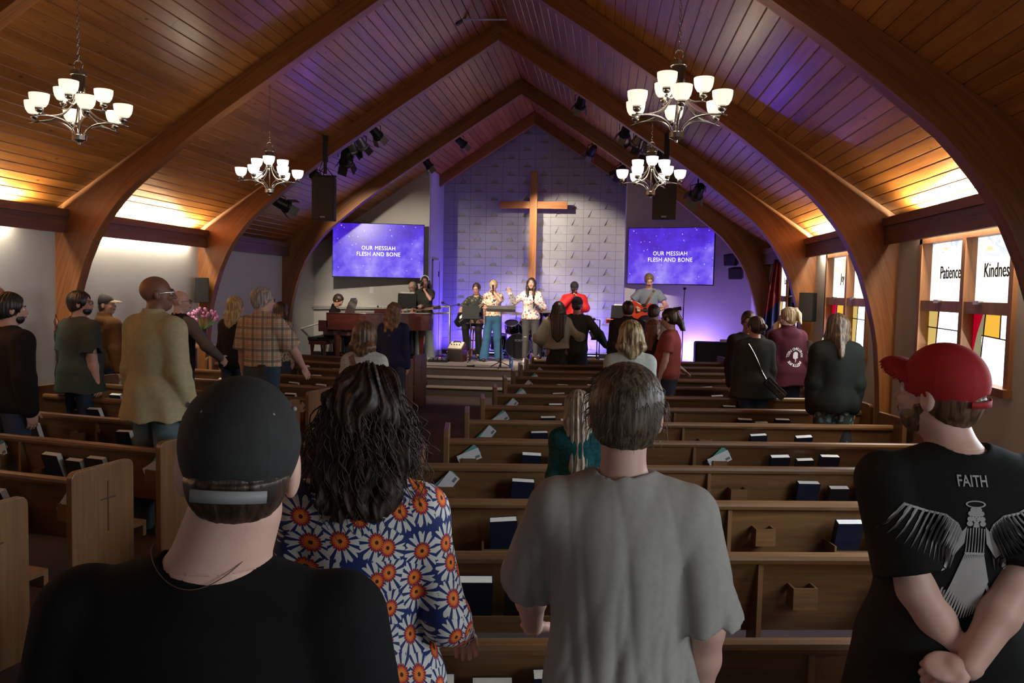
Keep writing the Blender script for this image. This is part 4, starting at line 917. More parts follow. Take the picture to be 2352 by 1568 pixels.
# ================================================================== FIGURES
# a body is one distance field (rounded limbs blended together) turned into one mesh by surface nets
class Field:
    def __init__(s,lo,hi,h):
        s.h=h; s.lo=np.array(lo,float); s.n=np.maximum(3,np.ceil((np.array(hi)-s.lo)/h).astype(int)+1)
        s.ax=[s.lo[i]+h*np.arange(s.n[i]) for i in range(3)]; s.F=np.full(s.n,9.,np.float32)
    def sub(s,lo,hi):
        sl=[]
        for i in range(3):
            a=max(0,int((lo[i]-s.lo[i])/s.h)); b=min(s.n[i],int((hi[i]-s.lo[i])/s.h)+2)
            if b<=a: return None
            sl.append(slice(a,b))
        sl=tuple(sl); X=s.ax[0][sl[0]][:,None,None];Y=s.ax[1][sl[1]][None,:,None];Z_=s.ax[2][sl[2]][None,None,:]
        return sl,X,Y,Z_
    def blend(s,sl,d,k,mode=0):
        f=s.F[sl]
        if mode==0:
            if k>0: h=np.maximum(k-np.abs(f-d),0)/k; s.F[sl]=np.minimum(f,d)-h*h*k*.25
            else: s.F[sl]=np.minimum(f,d)
        else:                                  # carve
            d=-d
            if k>0: h=np.maximum(k-np.abs(f-d),0)/k; s.F[sl]=np.maximum(f,d)+h*h*k*.25
            else: s.F[sl]=np.maximum(f,d)
    def cap(s,a,b,ra,rb,k=.03,fl=(1,1,1),mode=0):
        a=np.array(a,float);b=np.array(b,float); m=max(ra,rb)*max(1/min(fl),1)+k+2*s.h
        q=s.sub(np.minimum(a,b)-m,np.maximum(a,b)+m)
        if q is None: return
        sl,X,Y,Z_=q; ba=b-a; L=max(ba@ba,1e-9); x,y,z=X-a[0],Y-a[1],Z_-a[2]
        t=np.clip((x*ba[0]+y*ba[1]+z*ba[2])/L,0,1)
        d=np.sqrt(((x-t*ba[0])*fl[0])**2+((y-t*ba[1])*fl[1])**2+((z-t*ba[2])*fl[2])**2)-(ra+(rb-ra)*t)
        s.blend(sl,d.astype(np.float32),k,mode)
    def ell(s,c,r,k=.03,rot=None,mode=0):
        c=np.array(c,float); r=np.array(r,float); m=max(r)+k+2*s.h
        q=s.sub(c-m,c+m)
        if q is None: return
        sl,X,Y,Z_=q; x,y,z=X-c[0],Y-c[1],Z_-c[2]
        if rot is not None: x,y,z=[rot[0,i]*x+rot[1,i]*y+rot[2,i]*z for i in range(3)]
        k0=np.sqrt((x/r[0])**2+(y/r[1])**2+(z/r[2])**2)+1e-9; k1=np.sqrt((x/r[0]**2)**2+(y/r[1]**2)**2+(z/r[2]**2)**2)+1e-9
        s.blend(sl,(k0*(k0-1)/k1).astype(np.float32),k,mode)
    def plane(s,n,c,k=0):
        """keep the half space n.p < c"""
        d=s.ax[0][:,None,None]*n[0]+s.ax[1][None,:,None]*n[1]+s.ax[2][None,None,:]*n[2]-c
        s.F=np.maximum(s.F,d.astype(np.float32))
    def warp(s,fn): 
        s.F=s.F+fn(s.ax[0][:,None,None],s.ax[1][None,:,None],s.ax[2][None,None,:]).astype(np.float32)
    def mesh(s):
        F=s.F; S=F<0
        c=np.zeros(np.array(F.shape)-1,np.int8)
        for i in (0,1):
            for j in (0,1):
                for k in (0,1): c+=S[i:F.shape[0]-1+i,j:F.shape[1]-1+j,k:F.shape[2]-1+k]
        I=np.argwhere((c>0)&(c<8))
        if len(I)==0: return np.zeros((0,3)),np.zeros((0,4),int)
        idx=np.full(c.shape,-1,np.int32); idx[I[:,0],I[:,1],I[:,2]]=np.arange(len(I))
        acc=np.zeros((len(I),3)); cnt=np.zeros(len(I)); C8=[(i,j,k) for i in (0,1) for j in (0,1) for k in (0,1)]
        for a in C8:
            for ax in range(3):
                if a[ax]: continue
                b=list(a); b[ax]=1
                fa=F[I[:,0]+a[0],I[:,1]+a[1],I[:,2]+a[2]]; fb=F[I[:,0]+b[0],I[:,1]+b[1],I[:,2]+b[2]]
                m=(fa<0)!=(fb<0); t=np.where(m,fa/np.where(m,fa-fb,1),0)
                p=np.tile(np.array(a,float),(len(I),1)); p[:,ax]+=t; acc+=p*m[:,None]; cnt+=m
        V=s.lo+(I+acc/np.maximum(cnt,1)[:,None])*s.h
        Q=[]
        for ax in range(3):
            u,v=[(1,2),(2,0),(0,1)][ax]
            A=[slice(None)]*3; B=[slice(None)]*3; A[ax]=slice(0,-1);B[ax]=slice(1,None)
            for w_ in (u,v): A[w_]=slice(1,-1);B[w_]=slice(1,-1)
            sa=S[tuple(A)];sb=S[tuple(B)]
            for flip,mk in ((0,sa&~sb),(1,~sa&sb)):
                E=np.argwhere(mk)
                if not len(E): continue
                E[:,u]+=1;E[:,v]+=1
                def g(du,dv):
                    e=E.copy(); e[:,u]-=du;e[:,v]-=dv; return idx[e[:,0],e[:,1],e[:,2]]
                q=np.stack([g(1,1),g(0,1),g(0,0),g(1,0)],1)
                Q.append(q[:,::-1] if flip else q)
        Q=np.concatenate(Q); Q=Q[(Q>=0).all(1)]
        return V,Q
def np_mesh(name,parts,m,parent):
    Vs=[];Qs=[];o=0
    for V,Q in parts:
        Vs.append(V);Qs.append(Q+o);o+=len(V)
    V=np.concatenate(Vs);Q=np.concatenate(Qs)
    me=bpy.data.meshes.new(name); me.vertices.add(len(V)); me.vertices.foreach_set('co',V.astype(np.float32).ravel())
    me.loops.add(len(Q)*4); me.loops.foreach_set('vertex_index',Q.astype(np.int32).ravel())
    me.polygons.add(len(Q)); me.polygons.foreach_set('loop_start',np.arange(0,len(Q)*4,4,dtype=np.int32))
    me.polygons.foreach_set('use_smooth',np.ones(len(Q),bool)); me.update(calc_edges=True)
    me.materials.append(m); ob=bpy.data.objects.new(name,me); COL.objects.link(ob); ob.parent=parent; return ob
def rotm(yaw,pitch=0,roll=0):
    """yaw left positive, pitch up positive, roll right positive; degrees"""
    return np.array(Matrix.Rotation(R(yaw),3,'Z')@Matrix.Rotation(R(pitch),3,'X')@Matrix.Rotation(R(roll),3,'Y'))
def V3(*a): return np.array(a,float)
def norm(v): return v/np.linalg.norm(v)
def hand_prims(F,w,d,pn,s,pose,side):
    """w wrist, d direction of the hand, pn palm normal; side +1 right, -1 left"""
    d=norm(d); pn=norm(pn-d*(pn@d)); sd=np.cross(d,pn)*side*1.0
    curl={'relaxed':(22,28,20),'grip':(62,70,45),'open':(4,8,6),'flat':(0,2,2),'keys':(35,35,10)}[pose]
    sc_=s
    pc=w+d*.045*sc_; F.ell(pc,(.0,0,0),.0) if False else None
    B=np.stack([sd,d,pn],1)
    F.ell(w+d*.05*sc_,(.040*sc_,.052*sc_,.015*sc_),.012,rot=B)
    F.cap(w-d*.01,w+d*.03*sc_,.026*sc_,.024*sc_,.015,fl=(1,1,1))
    for i,(o,L) in enumerate(((-.028,.068),(-.0095,.077),(.0095,.072),(.028,.056))):
        # index nearest the thumb side
        b=w+d*(.088-abs(o)*.2)*sc_-sd*o*sc_; dirn=d.copy(); r=.0092*sc_; q=b-d*.02*sc_; ang=0
        fan=(-o)*3*(1 if pose!='grip' else .3)
        dirn=norm(dirn+sd*fan*(.9 if pose=='open' else .35)*1.0)
        for j,f in enumerate((.45,.30,.25)):
            ang+=curl[j]; dd=dirn*math.cos(R(ang))+pn*math.sin(R(ang)); e=q+dd*(L*f+(.02 if j==0 else 0))*sc_
            F.cap(q,e,r,r*.9,.004); q=e; r*=.92
    tb=w+d*.022*sc_+sd*.028*sc_; td=norm(d*.62+sd*.72+pn*(.45 if pose in('grip','relaxed') else .1)); e=tb+td*.040*sc_
    F.cap(tb,e,.014*sc_,.011*sc_,.012); td2=norm(td+d*.55+pn*(.6 if pose=='grip' else .1)); F.cap(e,e+td2*.032*sc_,.0105*sc_,.009*sc_,.004)
SKIN={}
def skin(nm,c):
    if nm in SKIN: return SKIN[nm]
    m=mat('skin_'+nm,c,.52,var=.07,scale=14,bump=.08,bscale=180); b=m.node_tree.nodes['Principled BSDF']; b.inputs['Subsurface Weight'].default_value=.0
    SKIN[nm]=m; return m
SK_L=skin('light',(.56,.31,.23)); SK_P=skin('pale',(.62,.38,.30)); SK_T=skin('tan',(.46,.25,.16)); SK_D=skin('dark',(.19,.085,.045)); SK_M=skin('medium',(.36,.19,.12))
def hair_mat(nm,dark,lite,rough=.42,freq=60):
    """strands: noise drawn out along z"""
    m,nt,b=nt_new('hair_'+nm); L=nt.links; tc=N(nt,'ShaderNodeTexCoord'); mp=N(nt,'ShaderNodeMapping'); mp.inputs['Scale'].default_value=(1,1,.09); L.new(tc.outputs['Object'],mp.inputs[0])
    n1=N(nt,'ShaderNodeTexNoise',i_Scale=float(freq),i_Detail=4.0,i_Distortion=.5); L.new(mp.outputs[0],n1.inputs['Vector'])
    rp=ramp(nt,[(.38,dark),(.62,lite)]); L.new(n1.outputs['Fac'],rp.inputs[0]); L.new(rp.outputs[0],b.inputs['Base Color'])
    bp=N(nt,'ShaderNodeBump',i_Strength=.7,i_Distance=.006); L.new(n1.outputs['Fac'],bp.inputs['Height']); L.new(bp.outputs[0],b.inputs['Normal']); b.inputs['Roughness'].default_value=rough
    return m
H_BLK=hair_mat('black',(.006,.005,.005),(.022,.017,.014)); H_DBR=hair_mat('dark_brown',(.014,.008,.005),(.06,.032,.018)); H_BRN=hair_mat('brown',(.05,.025,.012),(.16,.085,.04))
H_RED=hair_mat('auburn',(.06,.018,.008),(.20,.07,.025)); H_BLD=hair_mat('blond',(.20,.12,.05),(.55,.40,.20)); H_GRY=hair_mat('grey',(.16,.14,.12),(.42,.39,.34)); H_LBR=hair_mat('light_brown',(.10,.055,.028),(.27,.17,.09))
H_HIL=hair_mat('highlighted',(.07,.04,.02),(.50,.38,.20),freq=38); H_BGR=hair_mat('brown_grey',(.030,.020,.013),(.11,.078,.050),freq=110)
M_EYE=mat('eye_white',(.7,.7,.7),.2); M_IRIS=mat('iris',(.04,.025,.015),.2); M_LIP=mat('lips',(.38,.11,.10),.4); M_GLS=mat('spectacle_frame',(.02,.02,.025),.3,metal=.5); M_GLSC=mat('clear_frame',(.5,.48,.42),.2,metal=.6)
M_SHOE=mat('dark_shoe',(.02,.018,.018),.5); M_SHOEW=mat('white_shoe',(.6,.6,.58),.5)
def fab(nm,c,**k): 
    a=dict(rough=.88,var=.08,scale=30,bump=.25,bscale=600); a.update(k); return mat('cloth_'+nm,c,**a)
def folds(seed,amp=.006,fx=9,fz=1.6,zt=1.4):
    r_=random.Random(seed); P=[(r_.uniform(.6,1.4)*fx*(-1)**i,r_.uniform(.5,1.3)*fx,r_.uniform(-1,1)*fz,r_.uniform(0,6.3)) for i in range(5)]
    def fn(X,Y,Z_):
        g=np.clip((zt-Z_)*1.6,.15,1.15); d=0
        for i,(a,b,c,p) in enumerate(P):
            q=np.sin(a*X*(2.2 if fx<12 else 1.1)+b*Y*2.2*(fx<12)+c*Z_*3+p+1.3*np.sin(Z_*5+p+X*4)); d=d+(q if fx<12 else 1.6*(1-np.abs(q))**2-.6)/(1+.35*i)
        return d*amp*g*.55
    return fn
def person(label,px,py,Y,face=0,base=0.,sex='m',bw=1.,head=(0,0,0),lean=0,sit=None,armR=None,armL=None,handR='relaxed',handL='relaxed',skinm=None,
           top=None,topstyle='tshirt',sleeve=None,hem=.86,loose=.014,bottom=None,bstyle='trousers',hair=None,hairm=None,cap=None,glasses=None,beard=None,
           shoes=None,seed=0,fine=1.,belly=0,extra=None,collar=None,foldamp=.006,foldfx=9,legs=None,x=None,ztop=None,headw=1.,hx=0.,ears=1.,neckr=1.,name='person',eyes=True):
    p=at(px,py,Y); H=p.z-base if ztop is None else ztop-base; X0=p.x if x is None else x
    caph=.012 if cap else .0
    hs=1.0
    if sit is not None: H=1.75
    s=H/(1.75+caph+(.012 if hair else 0))
    root=thing(name,label,'person',(X0,Y,base),R(face))
    h=min(.019,max(.0078,Y*.00125))*fine; hh=min(.0125,max(.0042,Y*.0008))*fine
    skinm=skinm or SK_L; male=sex=='m'
    sh=(.158 if male else .136)*s*(.35+.65*bw); hipx=.088*s
    # ---- joints
    UZ=0; 
    if sit is not None: UZ=-(.93*s-(sit+.09))
    def J(x_,y_,z_): return V3(x_*s,y_*s,z_*s+UZ)
    hipz=.93*s+UZ
    Lm=rotm(0,-lean,0); piv=V3(0,0,hipz)
    def U(v): return Lm@(v-piv)+piv
    pel=J(0,0,.95); wst=U(J(0,.0,1.10)); che=U(J(0,.0,1.29)); nkb=U(J(0,-.015,1.465)); 
    hc=U(J(0,.022,1.640))+V3(hx,0,0); Rh=rotm(*head)@Lm if True else None
    nk=U(J(0,-.012,1.45)); sR=U(J(0,-.005,1.402)+V3(sh,0,0)); sL=U(J(0,-.005,1.402)-V3(sh,0,0))
    def hp(x_,y_,z_): return hc+Rh@(V3(x_*headw,y_,z_)*s)
    def arm(sp,side,spec):
        if spec is None: spec=((.12*side,-.03,-1),(.04*side,.16,-1))
        if spec[0]=='ik':
            tg=V3(*spec[1])*s+V3(0,0,UZ); hint=norm(V3(*spec[2])); a_,b_=.285*s,.245*s; v=tg-sp; D=min(np.linalg.norm(v),(a_+b_)*.985); v=norm(v)
            ca_=(a_*a_+D*D-b_*b_)/(2*a_*D); hn=norm(hint-v*(hint@v)); e=sp+v*a_*ca_+hn*a_*math.sqrt(max(0,1-ca_*ca_)); return e,sp+v*D
        e=sp+norm(V3(*spec[0]))*.285*s; w_=e+norm(V3(*spec[1]))*.245*s; return e,w_
    eR,wR=arm(sR,1,armR); eL,wL=arm(sL,-1,armL)
    lg=[]
    for sd in (1,-1):
        hp_=V3(sd*hipx,0,hipz)
        if sit is not None:
            kn=V3(sd*.13*s,.42*s,sit+.08); an=V3(sd*.13*s,.44*s,.09)
            if legs: kn=V3(*legs[(1-sd)//2][0]); an=V3(*legs[(1-sd)//2][1])
        else:
            kn=V3(sd*.10*s,.01,.49*s); an=V3(sd*.11*s,-.02,.085*s)
            if legs: kn=V3(*legs[(1-sd)//2][0]); an=V3(*legs[(1-sd)//2][1])
        lg.append((hp_,kn,an))
    def torso(F,o=0.,shape=1.):
        b=bw
        F.ell(che,((.150 if male else .132)*s*b+o,(.098+.01*belly)*s*(.5+.5*b)+o,.20*s+o),.05,rot=Lm)
        F.ell(U(J(0,.01+.02*belly,1.10)),((.132+.02*belly if male else .118+.02*belly)*s*b+o,(.092+.04*belly)*s*(.5+.5*b)+o,.17*s+o),.06,rot=Lm)
        F.ell(pel,((.142 if male else .155)*s*b+o,.105*s*(.6+.4*b)+o,.13*s+o),.06)
        if not male: F.ell(U(J(.07,.085,1.265)),(.062*s+o*.6,.05*s+o*.6,.06*s+o*.6),.05); F.ell(U(J(-.07,.085,1.265)),(.062*s+o*.6,.05*s+o*.6,.06*s+o*.6),.05)
        F.cap(sR*.80+sL*.20+V3(0,0,-.03*s),sL*.80+sR*.20+V3(0,0,-.03*s),.060*s+o,.060*s+o,.05)
        for q in (sR,sL):
            F.cap(nk+V3(0,-.012*s,.012*s),q+V3(0,0,.006*s),.040*s+o*.7,.040*s+o*.8,.04)
            F.ell(q+V3(0,0,-.022*s),(.048*s+o*.8,.052*s+o*.8,.058*s+o*.8),.04)
    am=(.98 if male else .80)*(.45+.55*bw)
    def upper(F,q,e,o=0.,t=1.): 
        e2=q+(e-q)*t; F.cap(q,e2,.050*s*am+o,(.050-.010*t)*s*am+o,.03)
    def fore(F,e,w_,o=0.,t=1.):
        w2=e+(w_-e)*t; F.cap(e,e+(w2-e)*.35,.041*s*am+o,.042*s*am+o,.02); F.cap(e+(w2-e)*.35,w2,.042*s*am+o,(.028+.0*t)*s*am+o,.02)
    def neck(F,o=0): F.cap(nk,hp(0,-.018,-.075),(.058 if male else .046)*s*(.6+.4*bw)*neckr+o,(.053 if male else .042)*s*(.7+.3*bw)*neckr+o,.03)
    def headp(F,o=0):
        F.ell(hp(0,-.018,.022),(.076*s*headw+o,.096*s+o,.088*s+o),.02,rot=Rh)
        F.ell(hp(0,.030,-.045),(.058*s*headw+o,.058*s+o,.075*s+o),.035,rot=Rh)
        F.ell(hp(0,.050,-.092),(.030*s+o,.028*s+o,.022*s+o),.03,rot=Rh)
    def facep(F):
        F.ell(hp(0,.075,.012),(.045*s,.018*s,.012*s),.02,rot=Rh)
        F.cap(hp(0,.083,.0),hp(0,.105,-.034),.0085*s,.0135*s,.012); 
        for sd in (1,-1):
            F.ell(hp(sd*.030,.094,-.006),(.015*s,.012*s,.009*s),.010,rot=Rh,mode=1)
            F.ell(hp(sd*.012,.092,-.036),(.008*s,.010*s,.007*s),.008,rot=Rh)
            F.ell(hp(sd*.035,.070,-.035),(.02*s,.02*s,.018*s),.02,rot=Rh)
            # ear
            F.ell(hp(sd*.079,-.006,-.014),(.0115*s*ears,.020*s*ears,.032*s*ears),.007,rot=Rh); F.ell(hp(sd*(.083+.006*ears),.002,-.010),(.006*s,.011*s,.018*s),.004,rot=Rh,mode=1)
        F.ell(hp(0,.086,-.062),(.022*s,.012*s,.010*s),.012,rot=Rh)
        F.cap(hp(-.018,.098,-.063),hp(.018,.098,-.063),.002*s,.002*s,.003,mode=1)
    # ---- body, head at a finer step, hands finest; all one mesh
    zsp=nk[2]+.045*s
    lo=np.minimum.reduce([sL,sR,eR,wR,eL,wL,pel-.2,lg[0][1],lg[0][2],lg[1][1],lg[1][2]])-.1; hi=np.maximum.reduce([sL,sR,eR,wR,eL,wL,hc,pel+.2,lg[0][1],lg[0][2],lg[1][1],lg[1][2]])+.1
    lo[2]=0; zcut=zsp
    def body_all(F,coarse):
        torso(F); neck(F)
        for q,e,w_ in ((sR,eR,wR),(sL,eL,wL)): upper(F,q,e); fore(F,e,w_)
        if coarse:
            for a,b,c in lg:
                F.cap(a,b,.082*s*(.5+.5*bw),.055*s,.04); F.cap(b,c,.054*s,.036*s,.03); F.cap(c,c+V3(0,.12,-.045)*s,.038*s,.03*s,.02)
        headp(F)
    Fb=Field(lo,hi,h*1.15); body_all(Fb,True); Fb.plane((0,0,1),zcut+.004)
    Fh=Field(V3(hc[0]-.15*s,hc[1]-.18*s,zcut-.01)-.01,V3(hc[0]+.15*s,hc[1]+.2*s,hc[2]+.16*s),hh); torso(Fh); neck(Fh); headp(Fh); facep(Fh)
    for q,e,w_ in ((sR,eR,wR),(sL,eL,wL)): upper(Fh,q,e)
    Fh.plane((0,0,-1),-zcut)
    parts=[Fb.mesh(),Fh.mesh()]
    for w_,e,pose,side in ((wR,eR,handR,1),(wL,eL,handL,-1)):
        if pose is None: continue
        if isinstance(pose,tuple): pose,dd,pn=pose; dd=norm(V3(*dd)); pn=V3(*pn)
        else:
            dd=norm(w_-e); pn=V3(-side,.1,0) if abs(dd[2])>.6 else V3(0,0,-1)
        hr=min(.0085,max(.0042,Y*.0006)); Fq=Field(w_-.16*s,w_+.16*s+dd*.06,hr); hand_prims(Fq,w_,dd,pn,s*(1.05 if male else .95),pose,side); parts.append(Fq.mesh())
    np_mesh('body',parts,skinm,root)
    # ---- top
    sl={'tshirt':.62,'long':2.,'none':0,'elbow':.95,'sleeveless':.12}[topstyle] if sleeve is None else sleeve
    if top is not None:
        zh=hem*s+UZ; mrg=.12+loose
        lo2=np.minimum.reduce([sL-.1,sR-.1,pel-.25,eR-.1 if sl>.3 else sR-.1,eL-.1 if sl>.3 else sL-.1]+([wR-.1,wL-.1] if sl>1 else [])); hi2=np.maximum.reduce([sL+.1,sR+.1,pel+.28,nk+.1]+([eR+.1,eL+.1] if sl>.3 else [])+([wR+.1,wL+.1] if sl>1 else []))
        if sl<=1: lo2[2]=min(zh,sL[2]-.3*s)-.02
        lo2[2]=min(lo2[2],zh-.02); hi2[2]=max(hi2[2],nk[2]+.08)
        Ft=Field(lo2,hi2,h)
        torso(Ft,loose)
        if hem<.86: Ft.cap(pel,pel-V3(0,0,(.95-hem)*s+.05),.13*s*bw+loose,.145*s*bw+loose*1.5,.05,fl=(.8,1.1,1))
        if zh<pel[2]: pass
        Ft.plane((0,0,-1),-zh)
        for q,e,w_ in ((sR,eR,wR),(sL,eL,wL)):
            if sl<=0: continue
            A=Field(lo2,hi2,h)
            A.F=Ft.F
            if sl<=1:
                d_=norm(e-q); e2=q+(e-q)*sl; B=Field(np.minimum(q,e2)-.13,np.maximum(q,e2)+.13,h) if False else None
                # sleeve: flared tube ended square at the cuff
                m_=.11+loose; qq=Ft.sub(np.minimum(q,e2)-m_,np.maximum(q,e2)+m_)
                sl_,X,Y2,Z2=qq; ba=e2-q; L=max(ba@ba,1e-9); x_,y_,z_=X-q[0],Y2-q[1],Z2-q[2]; tt=(x_*ba[0]+y_*ba[1]+z_*ba[2])/L; tc_=np.clip(tt,0,1.3)
                d=np.sqrt((x_-tc_*ba[0])**2+(y_-tc_*ba[1])**2+(z_-tc_*ba[2])**2)-(.054*s*am+loose*.8+(.008*s+loose*.3)*tc_)
                d=np.maximum(d,(tt-1)*math.sqrt(L)); Ft.blend(sl_,d.astype(np.float32),.012)
            else:
                upper(Ft,q,e,loose*.9); fore(Ft,e,w_,loose*.8,.97); Ft.cap(e-(w_-e)*.02,e,.045*s*am+loose,.045*s*am+loose,.02)
        # neck opening
        Ft.cap(nk+V3(0,.0,.045*s),nk+V3(0,.03,.14*s),.066*s,.08*s,.012,mode=1)
        if collar=='coat' or collar=='shirt' or collar=='hood':
            Ft.cap(nk+V3(0,-.005,.02*s),nk+V3(0,.0,.055*s),.072*s,(.074 if collar!='hood' else .09)*s,.02); 
            if collar=='hood': Ft.ell(nk+V3(0,-.075*s,-.01*s),(.12*s,.06*s,.07*s),.03)
            Ft.cap(nk+V3(0,.03*s,.05*s),nk+V3(0,.05*s,.16*s),.06*s,.075*s,.008,mode=1)
        Ft.warp(folds(seed,foldamp,fx=foldfx,zt=1.42*s+UZ))
        tob=np_mesh({'coat':'coat','hood':'hooded_sweatshirt','shirt':'shirt'}.get(collar,'blouse' if not male else 'shirt'),[Ft.mesh()],top,root)
    # ---- bottom
    bm=bottom or fab('dark_denim',(.03,.045,.08)); h2=max(h*1.25,.013) if base==0 else h
    lo3=np.minimum.reduce([pel-.26,lg[0][1]-.13,lg[1][1]-.13,lg[0][2]-.12,lg[1][2]-.12]); hi3=np.maximum.reduce([pel+.26,lg[0][1]+.13,lg[1][1]+.13,lg[0][2]+.12,lg[1][2]+.12]); hi3[2]=max(1.06*s+UZ,hi3[2] if sit else 0)
    Fp=Field(lo3,hi3,h2)
    if bstyle in('trousers','wide','slim'):
        fl={'trousers':(.018,.028),'wide':(.03,.062),'slim':(.008,.006)}[bstyle]
        Fp.ell(pel,((.142 if male else .155)*s*bw+.012,.108*s*(.6+.4*bw)+.012,.14*s),.05); Fp.ell(pel+V3(0,0,.06*s),(.135*s*bw+.01,.10*s*(.5+.5*bw)+.01+.02*belly,.12*s),.05)
        for a,b,c in lg: Fp.cap(a,b,.086*s*(.5+.5*bw)+.006,.056*s+fl[0],.04); Fp.cap(b,c+V3(0,0,-.02),.056*s+fl[0],.040*s+fl[1],.03)
        Fp.warp(folds(seed+5,.006,fx=6,zt=.9))
        Fp.plane((0,0,1),min(1.03,hem+.035)*s+UZ)
        if sit is None: Fp.plane((0,0,-1),-.035)
    else:
        Fp.cap(pel+V3(0,0,.07*s),pel-V3(0,0,.5*s),.14*s,.20*s if bstyle=='skirt' else .16*s,.02,fl=(.9,1.1,1)); Fp.warp(folds(seed+5,.012,fx=12,zt=1.)); Fp.plane((0,0,1),min(1.04,hem+.05)*s); Fp.plane((0,0,-1),-.42*s)
    np_mesh('skirt' if bstyle in('skirt','long_skirt') else 'trousers',[Fp.mesh()],bm,root)
    for i,(a,b,c) in enumerate(lg):
        Fs=Field(c+V3(-.08,-.12,-.12),c+V3(.08,.26,.06),.010 if base else .014); Fs.cap(c+V3(0,-.03,-.03),c+V3(0,.14,-.05)*s,.042*s,.036*s,.02); Fs.plane((0,0,-1),-(c[2]-.083*s)); np_mesh('shoe',[Fs.mesh()],shoes or M_SHOE,root)
    # ---- hair
    if hair:
        st=dict(hair) if isinstance(hair,dict) else {'t':.012,'len':0}
        t=st.get('t',.012)*s; Ln=st.get('len',0)*s
        lo4=np.array([hc[0]-.2*s-st.get('wid',.0),hc[1]-.24*s-loose,hc[2]-.16*s-Ln]); hi4=np.array([hc[0]+.2*s+st.get('wid',.0),hc[1]+.2*s,hc[2]+.17*s])
        Fr=Field(lo4,hi4,hh*1.1)
        Fr.ell(hp(0,-.020,.024),(.077*s*headw+t,.097*s+t,.088*s+t),.01,rot=Rh)
        Fr.ell(hp(0,-.045,-.035),(.066*s*headw+t*.6,.062*s+t*.6,.06*s+t*.4),.03,rot=Rh)
        # face opening
        Fr.ell(hp(0,.115,-.030+st.get('fringe',.012)),(.070*s*headw,.085*s,.092*s),.01,rot=Rh,mode=1)
        if not Ln:
            n_=Rh@V3(0,.25,-1); Fr.plane(n_,float(n_@hp(0,-.02,-.068 if male else -.09)))
            if st.get('sides',0):
                for sd in (1,-1): Fr.ell(hp(sd*.10,.02,-.05),(.035*s,.05*s,.05*s),.008,rot=Rh,mode=1)
            else:
                for sd in (1,-1): Fr.ell(hp(sd*.085,.012,-.035),(.022*s,.028*s,.045*s),.006,rot=Rh,mode=1)
        if st.get('bald'): Fr.ell(hp(0,.02,.09),(.075*s,.10*s,.075*s),.01,rot=Rh,mode=1)
        if Ln:
            wd=st.get('wid',.02); bk=max(0,loose-.02)*.9; bt=hc[2]-Ln; fw_=st.get('front',.0)
            for i in range(-3,4):
                u=i/3; a0=hp(.066*u,-.045-.03*(1-abs(u)),.03); a1=V3(hc[0]+(.072+wd)*u*s*1.05,hc[1]-(.085-.02*abs(u))*s+fw_*abs(u)*s-bk*1.2,hc[2]-.10*s); a2=V3(hc[0]+(.06+wd)*u*s,hc[1]-.115*s*(1-.1*abs(u))+fw_*abs(u)*s*1.5-bk*2.1,bt+.02*s*abs(u)*(1+seed%3)+.015*math.sin(i*7+seed)*s)
                Fr.cap(a0,a1,.036*s,.038*s,.025); Fr.cap(a1,a2,.038*s,st.get('tip',.022)*s,.025)
            cu=st.get('curl',0)
        if st.get('pony'):
            q=hp(*st['pony'][0]); Fr.cap(q,q+V3(*st['pony'][1])*s*.4,.03*s,.042*s,.02); Fr.cap(q+V3(*st['pony'][1])*s*.4,q+V3(*st['pony'][1])*s,.042*s,.016*s,.02)
        if st.get('bun'): Fr.ell(hp(*st['bun']),(.045*s,.042*s,.042*s),.015)
        if cap: Fr.F=np.where((Fr.ax[2][None,None,:]>hc[2]-.01),Fr.F+.004,Fr.F).astype(np.float32)
        am_=st.get('rough',.0025)*(1.0 if not cap else .5); cu=st.get('curl',0)
        r_=random.Random(seed); ph=r_.uniform(0,6)
        def strands(X,Y3,Z3):
            a=np.arctan2(X-hc[0],-(Y3-hc[1])+.02); q=a*26+ (np.sin(Z3*34+a*5+ph)*2.2*cu if cu else 0)+np.sin(Z3*9+ph)*.8
            d=np.sin(q)*am_+np.sin(q*2.3+1)*am_*.6
            if cu: d=d+np.sin(Z3*70+X*48+ph)*.0045*cu+np.sin(X*60-Z3*38+Y3*50)*.005*cu
            return d
        Fr.warp(strands)
        if cap and t>.0085*s:
            n_=Rh@V3(0,cap[2] if len(cap)>2 else .10,-1); Fr.plane(-n_,-float(n_@hp(0,-.018,(cap[3] if len(cap)>3 else .012)+.012)))
        np_mesh('hair',[Fr.mesh()],hairm or H_BRN,root)
    if beard:
        Fd=Field(hc-.15*s,hc+.16*s,hh*1.1); Fd.ell(hp(0,.037,-.076),(.0585*s,.0535*s,.048*s),.02,rot=Rh); Fd.ell(hp(0,.02,-.03),(.067*s,.03*s,.05*s),.02,rot=Rh)
        n_=Rh@V3(0,.25,1); Fd.plane(n_,float(n_@hp(0,.06,-.040))); Fd.ell(hp(0,.103,-.064),(.024*s,.02*s,.010*s),.004,rot=Rh,mode=1)
        Fd.warp(lambda X,Y3,Z3: np.sin(X*300)*np.sin(Z3*260)*.0012); np_mesh('beard',[Fd.mesh()],beard,root)
